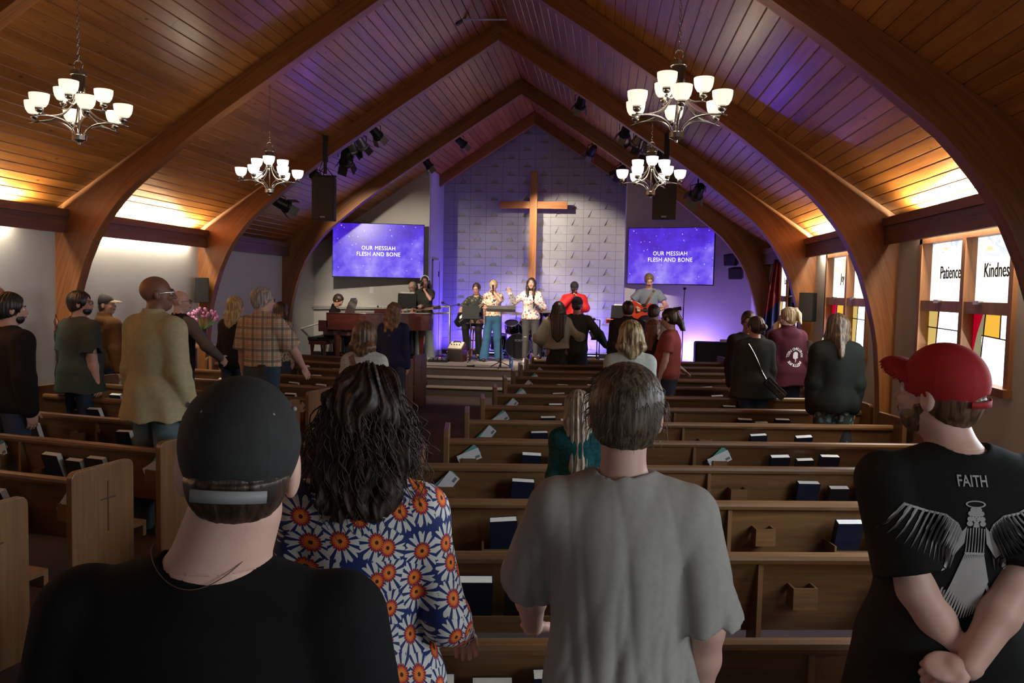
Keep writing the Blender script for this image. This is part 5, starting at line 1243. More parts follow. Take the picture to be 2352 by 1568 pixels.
    if cap:
        cm,style=cap[0],cap[1]; Rc=rotm(180,0,0) if style=='back' else np.eye(3)
        Fc=Field(hc-.2*s,hc+.26*s,hh*1.1) if False else Field(hc-V3(.18,.24,.12)*s,hc+V3(.18,.26,.2)*s,hh*1.1)
        Fc.ell(hp(0,-.018,.030),(.090*s*headw,.110*s,.103*s),.01,rot=Rh)
        n_=Rh@V3(0,cap[2] if len(cap)>2 else .10,-1); c_=float(n_@hp(0,-.018,cap[3] if len(cap)>3 else .012)); Fc.plane(n_,c_)
        if style!='plain':   # adjusting gap at the back
            Fc.ell(hp(0,-.125,-.0+(cap[3]+.0 if len(cap)>3 else .012)+.0),(.040*s,.045*s,.022*s),.004,rot=Rh,mode=1)
        Fc.warp(lambda X,Y3,Z3:-np.exp(-((np.abs(((np.arctan2(X-hc[0],Y3-hc[1]+.02)-R(head[0]))*3/PI+6.5)%1-.5))/.012)**2)*.0014 if True else 0)
        co=np_mesh('cap',[Fc.mesh()],cm,root)
        Fv=Field(hc-V3(.22,.26,.14)*s,hc+V3(.22,.26,.14)*s,hh)
        vz=(cap[3] if len(cap)>3 else .012)+.012; vt=cap[6] if len(cap)>6 else -8
        Fv.ell(hp(0,.105-(.02 if vt>10 else 0),vz-.020+(.030 if vt>10 else 0)),(.076*s,.090*s,(.055 if vt>10 else .034)*s),.0,rot=Rh@rotm(0,vt,0)); Fv.ell(hp(0,.100-(.016 if vt>10 else 0),vz-.030+(.028 if vt>10 else 0)),(.080*s,.098*s,(.057 if vt>10 else .036)*s),.0,rot=Rh@rotm(0,vt,0),mode=1); Fv.ell(hp(0,-.0,vz),(.079*s,.092*s,.1*s),.0,rot=Rh,mode=1)
        np_mesh('visor',[Fv.mesh()],cap[4] if len(cap)>4 else cm,co)
        st_=MB(); 
        q0=[hp(.089*math.cos(R(a))*1.0,-.018+.111*math.sin(R(a)),(cap[3] if len(cap)>3 else .012)-.0) for a in range(-128,-51,7)]
        pts=[tuple(v) for v in q0]; up_=Rh@V3(0,0,1)*.0085*s; vv=[];ff=[]
        for v in q0:
            o_=norm(v-hp(0,-.018,0)); vv+= [tuple(v+up_+o_*.001),tuple(v-up_+o_*.001),tuple(v-up_+o_*.004),tuple(v+up_+o_*.004)]
        for i in range(len(q0)-1):
            a=i*4
            for k in range(4): ff.append((a+k,a+(k+1)%4,a+4+(k+1)%4,a+4+k))
        st_.add(vv,ff); st_.build('strap',cap[5] if len(cap)>5 else cm,co,smooth=True)
    # ---- face details
    if eyes:
        for sd in (1,-1):
            e=hp(sd*.030,.0775,-.006); MB().sphere(tuple(e),.0105*s,10,6).build('eye',M_EYE,root,smooth=True)
            e2=hp(sd*.030,.0840,-.006); MB().sphere(tuple(e2),.0056*s,8,5).build('iris',M_IRIS,root,smooth=True)
            m=MB(); m.tube([tuple(hp(sd*.014,.096,.014)),tuple(hp(sd*.032,.094,.020)),tuple(hp(sd*.046,.082,.014))],.0028*s,5); m.build('eyebrow',hairm or H_DBR,root)
        m=MB(); m.tube([tuple(hp(-.02,.091,-.064)),tuple(hp(-.008,.100,-.060)),tuple(hp(.008,.100,-.060)),tuple(hp(.02,.091,-.064))],.0038*s,6); m.tube([tuple(hp(-.018,.091,-.066)),tuple(hp(0,.099,-.071)),tuple(hp(.018,.091,-.066))],.0042*s,6); m.build('lips',M_LIP,root,smooth=True)
    if glasses:
        g=MB()
        for sd in (1,-1): g.tube([tuple(hp(sd*.031+.024*math.cos(a*PI/6),.106-.012*abs(sd*.031+.024*math.cos(a*PI/6))/.05,-.006+.019*math.sin(a*PI/6))) for a in range(13)],.0020*s,5,cap=False); g.tube([tuple(hp(sd*.054,.094,-.0)),tuple(hp(sd*.078,.04,.0)),tuple(hp(sd*.083,-.01,-.004))],.0022*s,5)
        g.tube([tuple(hp(-.008,.108,-.0)),tuple(hp(.008,.108,-.0))],.002*s,5); g.build('glasses',glasses,root)
    J_=dict(root=root,s=s,hp=hp,wR=wR,wL=wL,eR=eR,eL=eL,sR=sR,sL=sL,nk=nk,pel=pel,che=che,hc=hc,U=U,J=J,Rh=Rh,bw=bw,top=tob if top is not None else None)
    if extra: extra(J_)
    return J_
# ================================================================== PATTERNED CLOTHS
def vec2(nt,tc):
    sx=N(nt,'ShaderNodeSeparateXYZ'); nt.links.new(tc.outputs['Object'],sx.inputs[0])
    m=N(nt,'ShaderNodeMath',operation='MULTIPLY_ADD'); m.inputs[1].default_value=.75; nt.links.new(sx.outputs[1],m.inputs[0]); nt.links.new(sx.outputs[0],m.inputs[2])
    cb=N(nt,'ShaderNodeCombineXYZ'); nt.links.new(m.outputs[0],cb.inputs[0]); nt.links.new(sx.outputs[2],cb.inputs[1]); return cb,sx,m
def mth(nt,op,a,b=None,c=None):
    n=N(nt,'ShaderNodeMath',operation=op)
    for i,v in enumerate((a,b,c)):
        if v is None: continue
        if hasattr(v,'is_linked'): nt.links.new(v,n.inputs[i])
        else: n.inputs[i].default_value=v
    return n.outputs[0]
def mixc(nt,f,a,b):
    n=N(nt,'ShaderNodeMix',data_type='RGBA')
    if hasattr(f,'is_linked'): nt.links.new(f,n.inputs[0])
    else: n.inputs[0].default_value=f
    for i,v in ((6,a),(7,b)):
        if hasattr(v,'is_linked'): nt.links.new(v,n.inputs[i])
        else: n.inputs[i].default_value=(*v,1)
    return n.outputs[2]
def daisies(nm,base,petal,ring,mid,core,scale=12.4,n=11):
    m,nt,b=nt_new('cloth_'+nm); L=nt.links; tc=N(nt,'ShaderNodeTexCoord'); cb,_,_=vec2(nt,tc)
    vo=N(nt,'ShaderNodeTexVoronoi',i_Scale=1.0); vo.voronoi_dimensions='2D'; vo.inputs['Randomness'].default_value=.62
    sc1=N(nt,'ShaderNodeVectorMath',operation='SCALE'); sc1.inputs['Scale'].default_value=scale; L.new(cb.outputs[0],sc1.inputs[0]); L.new(sc1.outputs[0],vo.inputs['Vector'])
    sb=N(nt,'ShaderNodeVectorMath',operation='SUBTRACT'); L.new(sc1.outputs[0],sb.inputs[0]); L.new(vo.outputs['Position'],sb.inputs[1]); sx=N(nt,'ShaderNodeSeparateXYZ'); L.new(sb.outputs[0],sx.inputs[0])
    ang=mth(nt,'ARCTAN2',sx.outputs[1],sx.outputs[0]); d=vo.outputs['Distance']
    cs=mth(nt,'ABSOLUTE',mth(nt,'COSINE',mth(nt,'MULTIPLY',ang,n/2)))
    # petals widen outwards; each ends at its own length
    cs2=mth(nt,'ABSOLUTE',mth(nt,'COSINE',mth(nt,'MULTIPLY_ADD',ang,n*.9,1.0)))
    pm=mth(nt,'MULTIPLY',mth(nt,'GREATER_THAN',cs,.52),mth(nt,'LESS_THAN',d,mth(nt,'MULTIPLY_ADD',cs2,.14,.56)))
    rm=mth(nt,'LESS_THAN',d,mth(nt,'MULTIPLY_ADD',cs,.12,.20)); mm=mth(nt,'LESS_THAN',d,mth(nt,'MULTIPLY_ADD',cs2,.10,.13)); cm=mth(nt,'LESS_THAN',d,.065)
    c=mixc(nt,pm,base,petal); c=mixc(nt,rm,c,ring); c=mixc(nt,mm,c,mid); c=mixc(nt,cm,c,core); L.new(c,b.inputs['Base Color']); b.inputs['Roughness'].default_value=.75; return m
def blobs(nm,base,cols,scale,thr=.32,rnd=1.,rough=.85):
    m,nt,b=nt_new('cloth_'+nm); L=nt.links; tc=N(nt,'ShaderNodeTexCoord'); c=None; col=base
    for i,cc in enumerate(cols):
        mp=N(nt,'ShaderNodeMapping'); mp.inputs['Location'].default_value=(i*3.1,i*1.7,i*2.3); L.new(tc.outputs['Object'],mp.inputs[0])
        nz=N(nt,'ShaderNodeTexNoise',i_Scale=float(scale)*1.6,i_Detail=2.0); L.new(mp.outputs[0],nz.inputs['Vector'])
        vo=N(nt,'ShaderNodeTexVoronoi',i_Scale=float(scale)); L.new(mp.outputs[0],vo.inputs['Vector'])
        d=mth(nt,'ADD',vo.outputs['Distance'],mth(nt,'MULTIPLY',mth(nt,'SUBTRACT',nz.outputs['Fac'],.5),.9))
        col=mixc(nt,mth(nt,'LESS_THAN',d,thr-(.03*i)),col,cc)
    if not hasattr(col,'is_linked'): b.inputs['Base Color'].default_value=(*col,1)
    else: L.new(col,b.inputs['Base Color'])
    b.inputs['Roughness'].default_value=rough; return m
def plaid(nm,base,lines):
    m,nt,b=nt_new('cloth_'+nm); L=nt.links; tc=N(nt,'ShaderNodeTexCoord'); cb,sx,hx=vec2(nt,tc); col=base
    for axis,period,width,off,cc,al in lines:
        src=hx.outputs[0] if axis=='x' else sx.outputs[2]
        f=mth(nt,'FRACT',mth(nt,'MULTIPLY_ADD',src,1/period,off+10)); k=mth(nt,'MULTIPLY',mth(nt,'LESS_THAN',f,width/period),al); col=mixc(nt,k,col,cc)
    L.new(col,b.inputs['Base Color']); b.inputs['Roughness'].default_value=.88
    n2=N(nt,'ShaderNodeTexNoise',i_Scale=500.0); bp=N(nt,'ShaderNodeBump',i_Strength=.2,i_Distance=.003); L.new(tc.outputs['Object'],n2.inputs['Vector']); L.new(n2.outputs['Fac'],bp.inputs['Height']); L.new(bp.outputs[0],b.inputs['Normal']); return m
def decal(J_,name,verts,faces,m,off=.003,parent=None):
    """flat print laid on the back of the shirt (verts as local x,z)"""
    o=J_['top']; me=o.data; vs=[v.co.copy() for v in me.vertices]; bv=BVHTree.FromPolygons(vs,[tuple(p.vertices) for p in me.polygons])
    out=[]
    for x,z in verts:
        h=bv.ray_cast(Vector((x,-1.2,z)),Vector((0,1,0)))
        y=h[0].y if h[0] is not None else 0; out.append((x,y-off,z))
    mm=bpy.data.meshes.new(name); mm.from_pydata(out,[],faces); mm.materials.append(m); q=bpy.data.objects.new(name,mm); COL.objects.link(q); q.parent=J_['top']; return q
def text2d(txt,size,sx=1,offset=0):
    cu=bpy.data.curves.new('t','FONT'); cu.body=txt; cu.size=size; cu.align_x='CENTER'; cu.align_y='CENTER'; cu.offset=offset; cu.resolution_u=2
    tmp=bpy.data.objects.new('tmp',cu); COL.objects.link(tmp); dg=bpy.context.evaluated_depsgraph_get(); me=bpy.data.meshes.new_from_object(tmp.evaluated_get(dg)); bpy.data.objects.remove(tmp); bpy.data.curves.remove(cu)
    v=[(q.co.x*sx,q.co.y) for q in me.vertices]; f=[tuple(p.vertices) for p in me.polygons]; return v,f
def wpos(J_,v):
    r=J_['root']; return Matrix.Translation(r.location)@r.rotation_euler.to_matrix().to_4x4()@Vector(v)
def handmic(J_,side,label,up=(0,.1,1),fwd=(0,0,0),cord=False):
    w_=J_['w'+side]; u=norm(V3(*up)); s=J_['s']; c=w_+V3(*fwd)*s
    t=thing('microphone',label,'microphone',wpos(J_,c),0,'hand held microphones'); Rm=J_['root'].rotation_euler.to_matrix().to_4x4(); q=(Rm.to_3x3()@Vector(u)).to_track_quat('Z','Y').to_matrix().to_4x4()
    MB().lathe([(0,-.09),(.010,-.09),(.014,.06),(.018,.08),(.016,.082),(0,.082)],10,M=q,close=True).build('handle',M_BLACK,t,smooth=True); MB().lathe([(0,.08),(.018,.084),(.025,.105),(.022,.125),(.010,.136),(0,.137)],10,M=q,close=True).build('grille',M_METALD,t,smooth=True); return t
# ================================================================== BAND ON THE STAGE
C=R(0)
J=person('person at the piano in a black polo shirt with short dark hair',757,678,16.45,face=-88,base=Z,sit=.47,lean=14,head=(0,-22,0),top=fab('black_polo',(.012,.012,.014)),collar='shirt',topstyle='tshirt',sleeve=.75,bottom=fab('black_jeans',(.012,.012,.016)),hair={'t':.012,'sides':1},hairm=H_DBR,skinm=SK_T,
 armR=('ik',(.12,.46,1.12),(.3,-.6,-.6)),armL=('ik',(-.12,.46,1.12),(-.3,-.6,-.6)),handR=('keys',(0,1,-.1),(0,0,-1)),handL=('keys',(0,1,-.1),(0,0,-1)),seed=1)
# guitars
def guitar(label,J_,c,ang,tiltz,kind,col,scale=1.,name='acoustic_guitar'):
    t=thing(name,label,'guitar',wpos(J_,c),0); t.rotation_euler=(Matrix.Rotation(J_['root'].rotation_euler.z,4,'Z')@Matrix.Rotation(R(tiltz),4,'Z')@Matrix.Rotation(R(ang),4,'Y')).to_euler()
    s=scale
    if kind=='ac': prof=[(x*s,(.14+.055*math.cos((x+.17)/.42*2*PI*.92)*(1 if x<0 else .72))*s*(max(0,1-(abs(x+.01)/.245)**7))**.5) for x in [i/24*.49-.245 for i in range(25)]]; dpt=.05
    else: prof=[(x*s,(.13+.03*math.cos(x*22))*s*(max(0,1-(abs(x)/.215)**5))**.5) for x in [i/20*.43-.215 for i in range(21)]]; dpt=.022
    poly=prof+[(x,-y) for x,y in prof[::-1][1:-1]]
    MB().prism(poly,-dpt,dpt,lambda u,v,w_:(u,w_,v)).build('guitar_body',col,t,bevel=.004)
    yf=dpt+.002
    if kind=='ac':
        MB().lathe([(0,0),(.05*s,0),(.05*s,.002),(0,.002)],20,(.06*s,yf,0),Matrix.Rotation(R(-90),4,'X')).build('sound_hole',M_BLACK,t)
        MB().prism([(.02*s,-.05*s),(.09*s,-.07*s),(.07*s,-.13*s),(-.02*s,-.12*s)],yf-.001,yf+.001,lambda u,v,w_:(u,w_,v)).build('pick_guard',M_BLACK,t)
    else: MB().prism([(-.03,-.09),(.13,-.10),(.12,-.03),(-.06,-.04)],yf-.001,yf+.001,lambda u,v,w_:(u,w_,v)).build('pick_guard',M_PAPER,t)
    MB().box((-.12*s,yf-.002,-.045*s),(-.10*s,yf+.012,.045*s)).build('bridge',M_BLACK,t)
    L0=.22*s; L1=(.60 if kind!='bass' else .78)*s
    MB().box((.10*s,dpt-.01,-.024*s),(L1,dpt+.014,.024*s)).build('neck',M_STOOL,t); MB().prism([(L1,-.028),(L1+.15*s,-.042),(L1+.16*s,.035),(L1,.028)],dpt-.012,dpt+.006,lambda u,v,w_:(u,w_,v)).build('headstock',M_BLACK,t)
    for k in range(6): MB().tube([(L1+.03+.02*k,dpt,(.045 if k%2 else -.045)),(L1+.03+.02*k,dpt,(.062 if k%2 else -.062))],.006,5).build('tuning_peg',M_CHROME,t)
    MB().box((-.10*s,dpt+.014,-.014*s),(L1,dpt+.0155,.014*s)).build('strings',M_CHROME,t); return t
def strap(J_,m,y=.13,label='strap'):
    s=J_['s']; o=J_['top']; bv=BVHTree.FromPolygons([v.co.copy() for v in o.data.vertices],[tuple(p.vertices) for p in o.data.polygons]); sx_=-1
    for sgn,nm_ in ((1,'strap'),(-1,'strap')):
        pts=[]
        for i in range(12):
            u=i/11; x=(-.10+.24*u)*s; z=(1.46-.45*u)*s+(J_['pel'][2]-.95*s); h_=bv.ray_cast(Vector((x,sgn*1.,z)),Vector((0,-sgn,0)))
            if h_[0] is not None: pts.append(Vector((x,h_[0].y+sgn*.004,z)))
        if len(pts)<2: continue
        vs=[];fs=[]
        for p_ in pts: vs+=[p_+Vector((-.022,0,-.012)),p_+Vector((.022,0,.012)),p_+Vector((.022,-sgn*.006,.012)),p_+Vector((-.022,-sgn*.006,-.012))]
        for i in range(len(pts)-1):
            for k in range(4): fs.append((i*4+k,i*4+(k+1)%4,i*4+4+(k+1)%4,i*4+4+k))
        MB().add(vs,fs).build(nm_,m,J_['root'])
M_SUNB=wood('sunburst_red',(.30,.02,.01),(.55,.05,.015),(.75,.22,.05),axis=0,rough=.2,freq=8,tone=0,coat=.5,bump=0); M_CREAMG=mat('cream_lacquer',(.45,.38,.24),.25,coat=.4); M_TAPEK=mat('brown_leather',(.09,.045,.025),.5)
GP=('ik',(.20,.24,1.10),(.6,-.4,-.5)); GL2=('ik',(-.33,.30,1.22),(-.6,-.2,-.9))
J=person('balding person with glasses in black behind the piano holding a cream guitar',948,645,17.28,face=172,base=Z,top=fab('black_shirt',(.014,.014,.016)),topstyle='elbow',collar='shirt',hair={'t':.006,'bald':1},hairm=H_GRY,glasses=M_GLS,skinm=SK_P,head=(-5,-18,0),armR=GP,armL=GL2,handR='grip',handL='grip',seed=2,bw=1.1)
guitar('cream electric guitar held by the balding person behind the piano',J,V3(.04,.21,1.08)*J['s'],188,0,'el',M_CREAMG,name='electric_guitar')
J=person('singing person with white headband, dark green shirt and pale jeans beside the piano',977,633,17.15,face=178,base=Z,sex='f',top=fab('dark_green_shirt',(.045,.048,.040)),topstyle='tshirt',loose=.03,hem=.93,bottom=fab('pale_blue_jeans',(.38,.44,.47)),bstyle='wide',shoes=M_SHOEW,
 hair={'t':.014,'len':.30,'wid':.005},hairm=H_DBR,glasses=M_GLS,head=(8,6,0),armL=('ik',(-.03,.19,1.47),(-.8,.1,-1)),armR=('ik',(.22,.22,1.02),(.5,-.5,-.8)),handL='grip',handR='flat',seed=3)
handmic(J,'L','microphone held up by the person with the white headband',up=(0,.35,1),fwd=(.02,.02,.04))
hb=MB(); s_=J['s']; hb.tube([tuple(J['hp'](.088*math.cos(R(a)),.035,.02+.102*math.sin(R(a)))) for a in range(0,181,15)],.012*s_,6); hb.build('headband',M_PAPER,J['root'],smooth=True)
M_CAMO=blobs('camo_floral',(.022,.024,.018),[(.09,.09,.06),(.13,.12,.09)],16,.30)
J=person('bass player with glasses and patterned dark shirt sitting on a stool',1095,650,17.62,face=176,base=Z,sit=.74,top=M_CAMO,collar='shirt',topstyle='tshirt',sleeve=.8,bottom=fab('black_jeans'if 0 else 'black_trousers',(.012,.012,.014)),hair={'t':.012,'sides':1},hairm=H_DBR,glasses=M_GLS,skinm=SK_T,head=(-4,-14,0),armR=('ik',(.30,.20,1.04),(.7,-.4,-.4)),armL=('ik',(-.30,.34,1.25),(-.6,-.2,-.9)),handR='grip',handL='grip',legs=[((.14,.40,.70),(.12,.30,.30)),((-.14,.40,.66),(-.13,.30,.14))],seed=4)
guitar('dark bass guitar on the knee of the seated bass player',J,V3(.22,.26,.98+(J['pel'][2]-.95)),218,0,'bass',M_DRUM,name='bass_guitar'); strap(J,M_BLACK)
M_FLO1=blobs('orange_navy_floral',(.62,.52,.40),[(.03,.04,.10),(.70,.28,.14),(.75,.60,.40)],17,.36)
J=person('singer with tied back blond hair, peach floral blouse and wide blue jeans',1134,642,17.3,face=182,base=Z,sex='f',top=M_FLO1,topstyle='tshirt',loose=.032,hem=.98,bottom=fab('blue_jeans',(.035,.10,.19)),bstyle='wide',hair={'t':.010,'bun':(0,-.10,.05)},hairm=H_BLD,skinm=SK_L,head=(2,0,0),armL=('ik',(-.03,.18,1.49),(-.9,.1,-1)),armR=((.14,.02,-1),(.02,.10,-1)),handL='grip',handR='relaxed',seed=5,bw=1.08,
 legs=[((.12,.03,.49),(.17,.02,.085)),((-.10,.02,.49),(-.14,-.06,.085))])
handmic(J,'L','microphone held at the mouth of the blond singer in the floral blouse',up=(0,.3,1),fwd=(.02,.02,.03))
M_FLO2=blobs('white_red_blue_floral',(.72,.68,.62),[(.10,.16,.38),(.62,.08,.06),(.60,.30,.20)],15,.30)
J=person('centre singer in white floral blouse and ripped dark jeans, one hand raised',1221,637,17.2,face=180,base=Z,sex='f',top=M_FLO2,topstyle='long',loose=.036,hem=.90,bottom=fab('charcoal_jeans',(.07,.068,.066)),bstyle='slim',hair={'t':.013,'len':.34,'wid':-.005,'front':.15},hairm=H_DBR,skinm=SK_P,head=(0,8,0),shoes=M_SHOEW,
 armR=('ik',(.40,.26,1.42),(.5,-.2,-1)),armL=('ik',(-.10,.24,1.26),(-.8,-.1,-1)),handR=('open',(.35,.25,1),(0,-.3,1)),handL='grip',seed=6,bw=1.05)
handmic(J,'L','microphone with a long black handle held at the chest of the singer in the centre',up=(.05,.15,1),fwd=(.02,.03,.0))
for sd,z_ in ((1,.54),(-1,.50)): MB().sphere((sd*.10*J['s'],.075*J['s'],z_*J['s']),(.035,.012,.010),8,5).build('knee_rip',SK_P,J['root'],smooth=True)
J=person('drummer in a dark shirt seated behind the centre singer',1233,668,18.62,face=178,base=Z,sit=.54,top=fab('dark_navy_shirt',(.015,.02,.05)),hair={'t':.012,'sides':1},hairm=H_DBR,skinm=SK_T,bottom=fab('black_trousers2',(.012,.012,.014)),armR=('ik',(.28,.32,1.10),(.8,-.2,-.8)),armL=('ik',(-.30,.30,1.12),(-.8,-.2,-.8)),handR='grip',handL='grip',seed=7)
for sd_,tx in (('R','right'),('L','left')):
    w_=J['w'+sd_]; p=wpos(J,w_); t=thing('drumstick',f'wooden drumstick in the {tx} hand of the drummer','drumstick',p,0,'drumsticks'); e=wpos(J,w_+V3(0,.30,.06))-p; MB().tube([tuple(-e*.2),tuple(e)],.007,6).build('stick',M_STOOL,t)
J=person('singer in a red jacket and black cap holding a microphone to the mouth',1320,646,17.1,face=176,base=Z,top=mat('red_jacket',(.72,.018,.022),.7,var=.06,scale=20,bump=.2,bscale=300),topstyle='long',loose=.045,collar='coat',bottom=fab('black_trousers3',(.013,.013,.015)),hair={'t':.010,'len':.0,'sides':1},hairm=H_BRN,beard=H_BRN,cap=(mat('black_cap',(.015,.015,.016),.8),'front',.10,.012),skinm=SK_L,head=(8,-20,0),armR=('ik',(.04,.20,1.46),(1,-.2,-.8)),armL=('ik',(-.10,.16,1.40),(-1,-.2,-.9)),handR='grip',handL='grip',seed=8,bw=1.2,foldamp=.012)
handmic(J,'R','microphone held by the singer in the red jacket',up=(-.1,.3,1),fwd=(-.02,.02,.03))
J=person('guitarist in a grey blue shirt with a brown strap playing a red acoustic guitar',1492,628,16.7,face=172,base=Z,top=fab('grey_blue_shirt',(.20,.24,.30)),topstyle='tshirt',loose=.02,bottom=fab('dark_jeans',(.02,.025,.035)),hair={'t':.014,'sides':1},hairm=H_LBR,skinm=SK_L,head=(14,-28,4),armR=('ik',(.20,.22,1.14),(.9,-.3,-.5)),armL=('ik',(-.28,.30,1.16),(-.7,-.2,-.9)),handR='grip',handL='grip',seed=9,bw=1.12)
guitar('red acoustic guitar played by the person right of the cross',J,V3(.09,.20,1.09)*J['s'],184,0,'ac',M_SUNB,1.0); strap(J,M_TAPEK)
# ================================================================== CONGREGATION, RIGHT HAND BLOCK
blk=fab('black_knit',(.010,.010,.011))
M_DARKJ=fab('denim_dark',(.02,.03,.05))
# 1 cream shawl
M_SPARK=blobs('sparkled_black',(.012,.012,.012),[(.25,.25,.24)],60,.16)
J=person('person with long black hair, cream knitted shawl and speckled black skirt before the stage',1283,692,14.05,face=4,sex='f',top=fab('cream_knit',(.62,.58,.44),bump=.6,bscale=120),topstyle='long',loose=.07,hem=1.0,foldamp=.014,bottom=M_SPARK,bstyle='skirt',hair={'t':.018,'len':.50,'wid':.02},hairm=H_BLK,bw=1.15,armR=('ik',(.28,.20,1.20),(.9,-.3,-.8)),armL=('ik',(-.24,.16,1.06),(-.7,-.4,-.8)),handR=('open',(.45,.2,.8),(0,-1,.2)),seed=11)
J=person('person in a navy cap and dark shirt standing before the red jacketed singer',1326,680,14.1,face=-8,top=fab('charcoal_shirt',(.045,.058,.058)),topstyle='long',loose=.03,cap=(mat('navy_cap',(.012,.015,.035),.8),'back',.10,.012),hair={'t':.008},hairm=H_DBR,armR=('ik',(.45,.10,1.02),(.6,-.3,-.6)),handR='relaxed',seed=12,bw=1.15)
J=person('person with shaved sides and a dark coat before the stage keyboard',1443,690,13.0,face=10,top=fab('black_coat',(.012,.013,.015)),topstyle='long',loose=.04,collar='coat',hair={'t':.010,'sides':1},hairm=H_BLK,skinm=SK_T,seed=13,bw=1.2)
J=person('person in a pale grey hooded sweatshirt below the guitarist',1496,697,13.05,face=-25,top=fab('pale_grey_fleece',(.36,.35,.32)),topstyle='long',loose=.035,collar='hood',hair={'t':.012},hairm=H_DBR,skinm=SK_M,lean=8,seed=14,bw=1.2)
J=person('person in a black shirt reaching an arm to the person in dusty red',1500,733,11.15,face=-40,sex='f',top=fab('black_tee',(.014,.014,.016)),topstyle='tshirt',hair={'t':.014,'len':.30,'wid':.0},hairm=H_RED,armR=('ik',(.30,.36,1.04),(.5,-.2,-1)),handR='open',seed=15,skinm=SK_L)
J=person('person with a black ponytail in a dusty red shirt, turned sideways with lowered eyes',1541,708,10.95,face=78,sex='f',top=fab('dusty_red_tee',(.30,.075,.065)),topstyle='tshirt',loose=.02,hair={'t':.012,'pony':((0,-.11,.05),(.0,-.12,-.30))},hairm=H_BLK,head=(-6,-12,0),skinm=SK_P,bw=1.35,belly=1,armR=((.14,.05,-1),(.02,.22,-1)),armL=((-.1,.1,-1),(.0,.3,-1)),seed=16)
def tex_shirt():
    return plaid('white_grid',(.50,.50,.46),[('x',.045,.004,0,(.30,.26,.24),.5),('z',.045,.004,.3,(.26,.28,.24),.5)])
J=person('person with highlighted blond bob in a pale knit top, middle of the right hand pews',1450,737,7.35,face=6,sex='f',top=fab('pale_knit',(.44,.48,.44)),topstyle='long',loose=.026,hair={'t':.024,'len':.16,'wid':.015,'curl':.25,'tip':.034},hairm=H_HIL,bw=1.2,seed=17)
J=person('person with long straight greyish blond hair in a dark teal top',1330,869,4.95,face=4,sex='f',top=fab('dark_teal',(.008,.05,.055),scale=60,var=.4),topstyle='long',loose=.02,hair={'t':.014,'len':.44,'wid':-.01,'tip':.03},hairm=hair_mat('ash',(.12,.09,.06),(.36,.29,.21),freq=70),bw=1.,seed=18,ztop=1.45)
J=person('person in black with a brown bun and a shiny cross body bag',1737,726,10.15,face=12,sex='f',top=fab('black_sweater',(.018,.022,.022)),topstyle='long',loose=.035,hem=.80,hair={'t':.012,'bun':(.02,-.12,-.02)},hairm=H_DBR,bw=1.3,seed=19,head=(20,-8,0)); JB=J
J=person('person in dark clothes with glasses hugging the person with the shiny bag',1718,714,10.65,face=-160,sex='m',top=fab('black_fleece',(.012,.012,.014)),topstyle='long',loose=.03,hair={'t':.012},hairm=H_BLK,glasses=M_GLS,head=(-30,-15,0),skinm=SK_T,seed=20,bw=1.1)
J=person('person with a blond ponytail in a maroon hooded sweatshirt with a round white print',1812,705,11.0,face=18,sex='f',top=fab('maroon_fleece',(.055,.012,.020)),topstyle='long',loose=.045,collar='hood',hem=.82,hair={'t':.012,'pony':((0,-.10,.085),(.02,-.09,-.16))},hairm=H_BLD,head=(52,-5,0),skinm=SK_P,bw=1.25,seed=21)
M_WPRT=mat('white_print',(.62,.62,.62),.7)
vv=[];ff=[]
for i,ch in enumerate('TEEN CHALLENGE  INSTITUTE  '):
    if ch==' ': continue
    a=PI*.98-i*2*PI/27; v,f=text2d(ch,.046,1.0,.0012); o_=len(vv)
    for x,y in v:
        rr=.098+y; an=a-x/.098; vv.append((.03+rr*math.cos(an),1.17+rr*math.sin(an)))
    ff+=[tuple(k+o_ for k in q) for q in f]
decal(J,'print',[(x*J['s'],z*J['s']) for x,z in vv],ff,M_WPRT,.004)
prof_=[(-.03,.05),(-.01,.065),(.02,.06),(.035,.035),(.03,.005),(.04,-.005),(.025,-.02),(.012,-.015),(.01,-.045),(-.005,-.07),(-.0,-.03),(-.03,-.015),(-.035,.02)]
decal(J,'print',[((.03+x)*J['s'],(1.17+z)*J['s']) for x,z in [(0,0)]+prof_],[(0,i,i%13+1) for i in range(1,14)],M_WPRT,.004)
J=person('person with long dark blond hair and a wide black shawl near the right wall',1925,719,8.35,face=2,sex='f',top=fab('black_shawl',(.012,.016,.015)),topstyle='long',loose=.060,hem=.86,foldamp=.010,hair={'t':.014,'len':.26,'wid':.0,'front':.08},hairm=hair_mat('dark_blond',(.03,.018,.01),(.22,.15,.09)),bw=1.12,bottom=blobs('teal_print',(.02,.03,.03),[(.06,.17,.17),(.15,.2,.22)],14,.34),seed=22)
# cross body bag
M_PAT=mat('black_patent',(.02,.025,.03),.12,coat=.8)
b0=wpos(JB,V3(.17,-.23,.93)*JB['s']); t=thing('crossbody_bag','shiny black bag slung across the back of the person with the brown bun','bag',b0); t.rotation_euler=(0,R(42),R(12))
MB().box((-.15,-.03,-.055),(.15,.03,.055)).build('pouch',M_PAT,t,bevel=.012); MB().box((-.14,-.034,.01),(.14,-.028,.02)).build('zip',M_CHROME,t)
v=JB['root']; bv=BVHTree.FromPolygons([q.co.copy() for q in JB['top'].data.vertices],[tuple(p.vertices) for p in JB['top'].data.polygons]); pts=[]
for i in range(14):
    u=i/13; h_=bv.ray_cast(Vector(((-.12+.22*u)*JB['s'],-1,(1.44-.44*u)*JB['s'])),Vector((0,1,0)))
    if h_[0] is not None: pts.append(t.matrix_world.inverted()@wpos(JB,h_[0]+Vector((0,-.006,0))) if 0 else wpos(JB,h_[0]+Vector((0,-.006,0))))
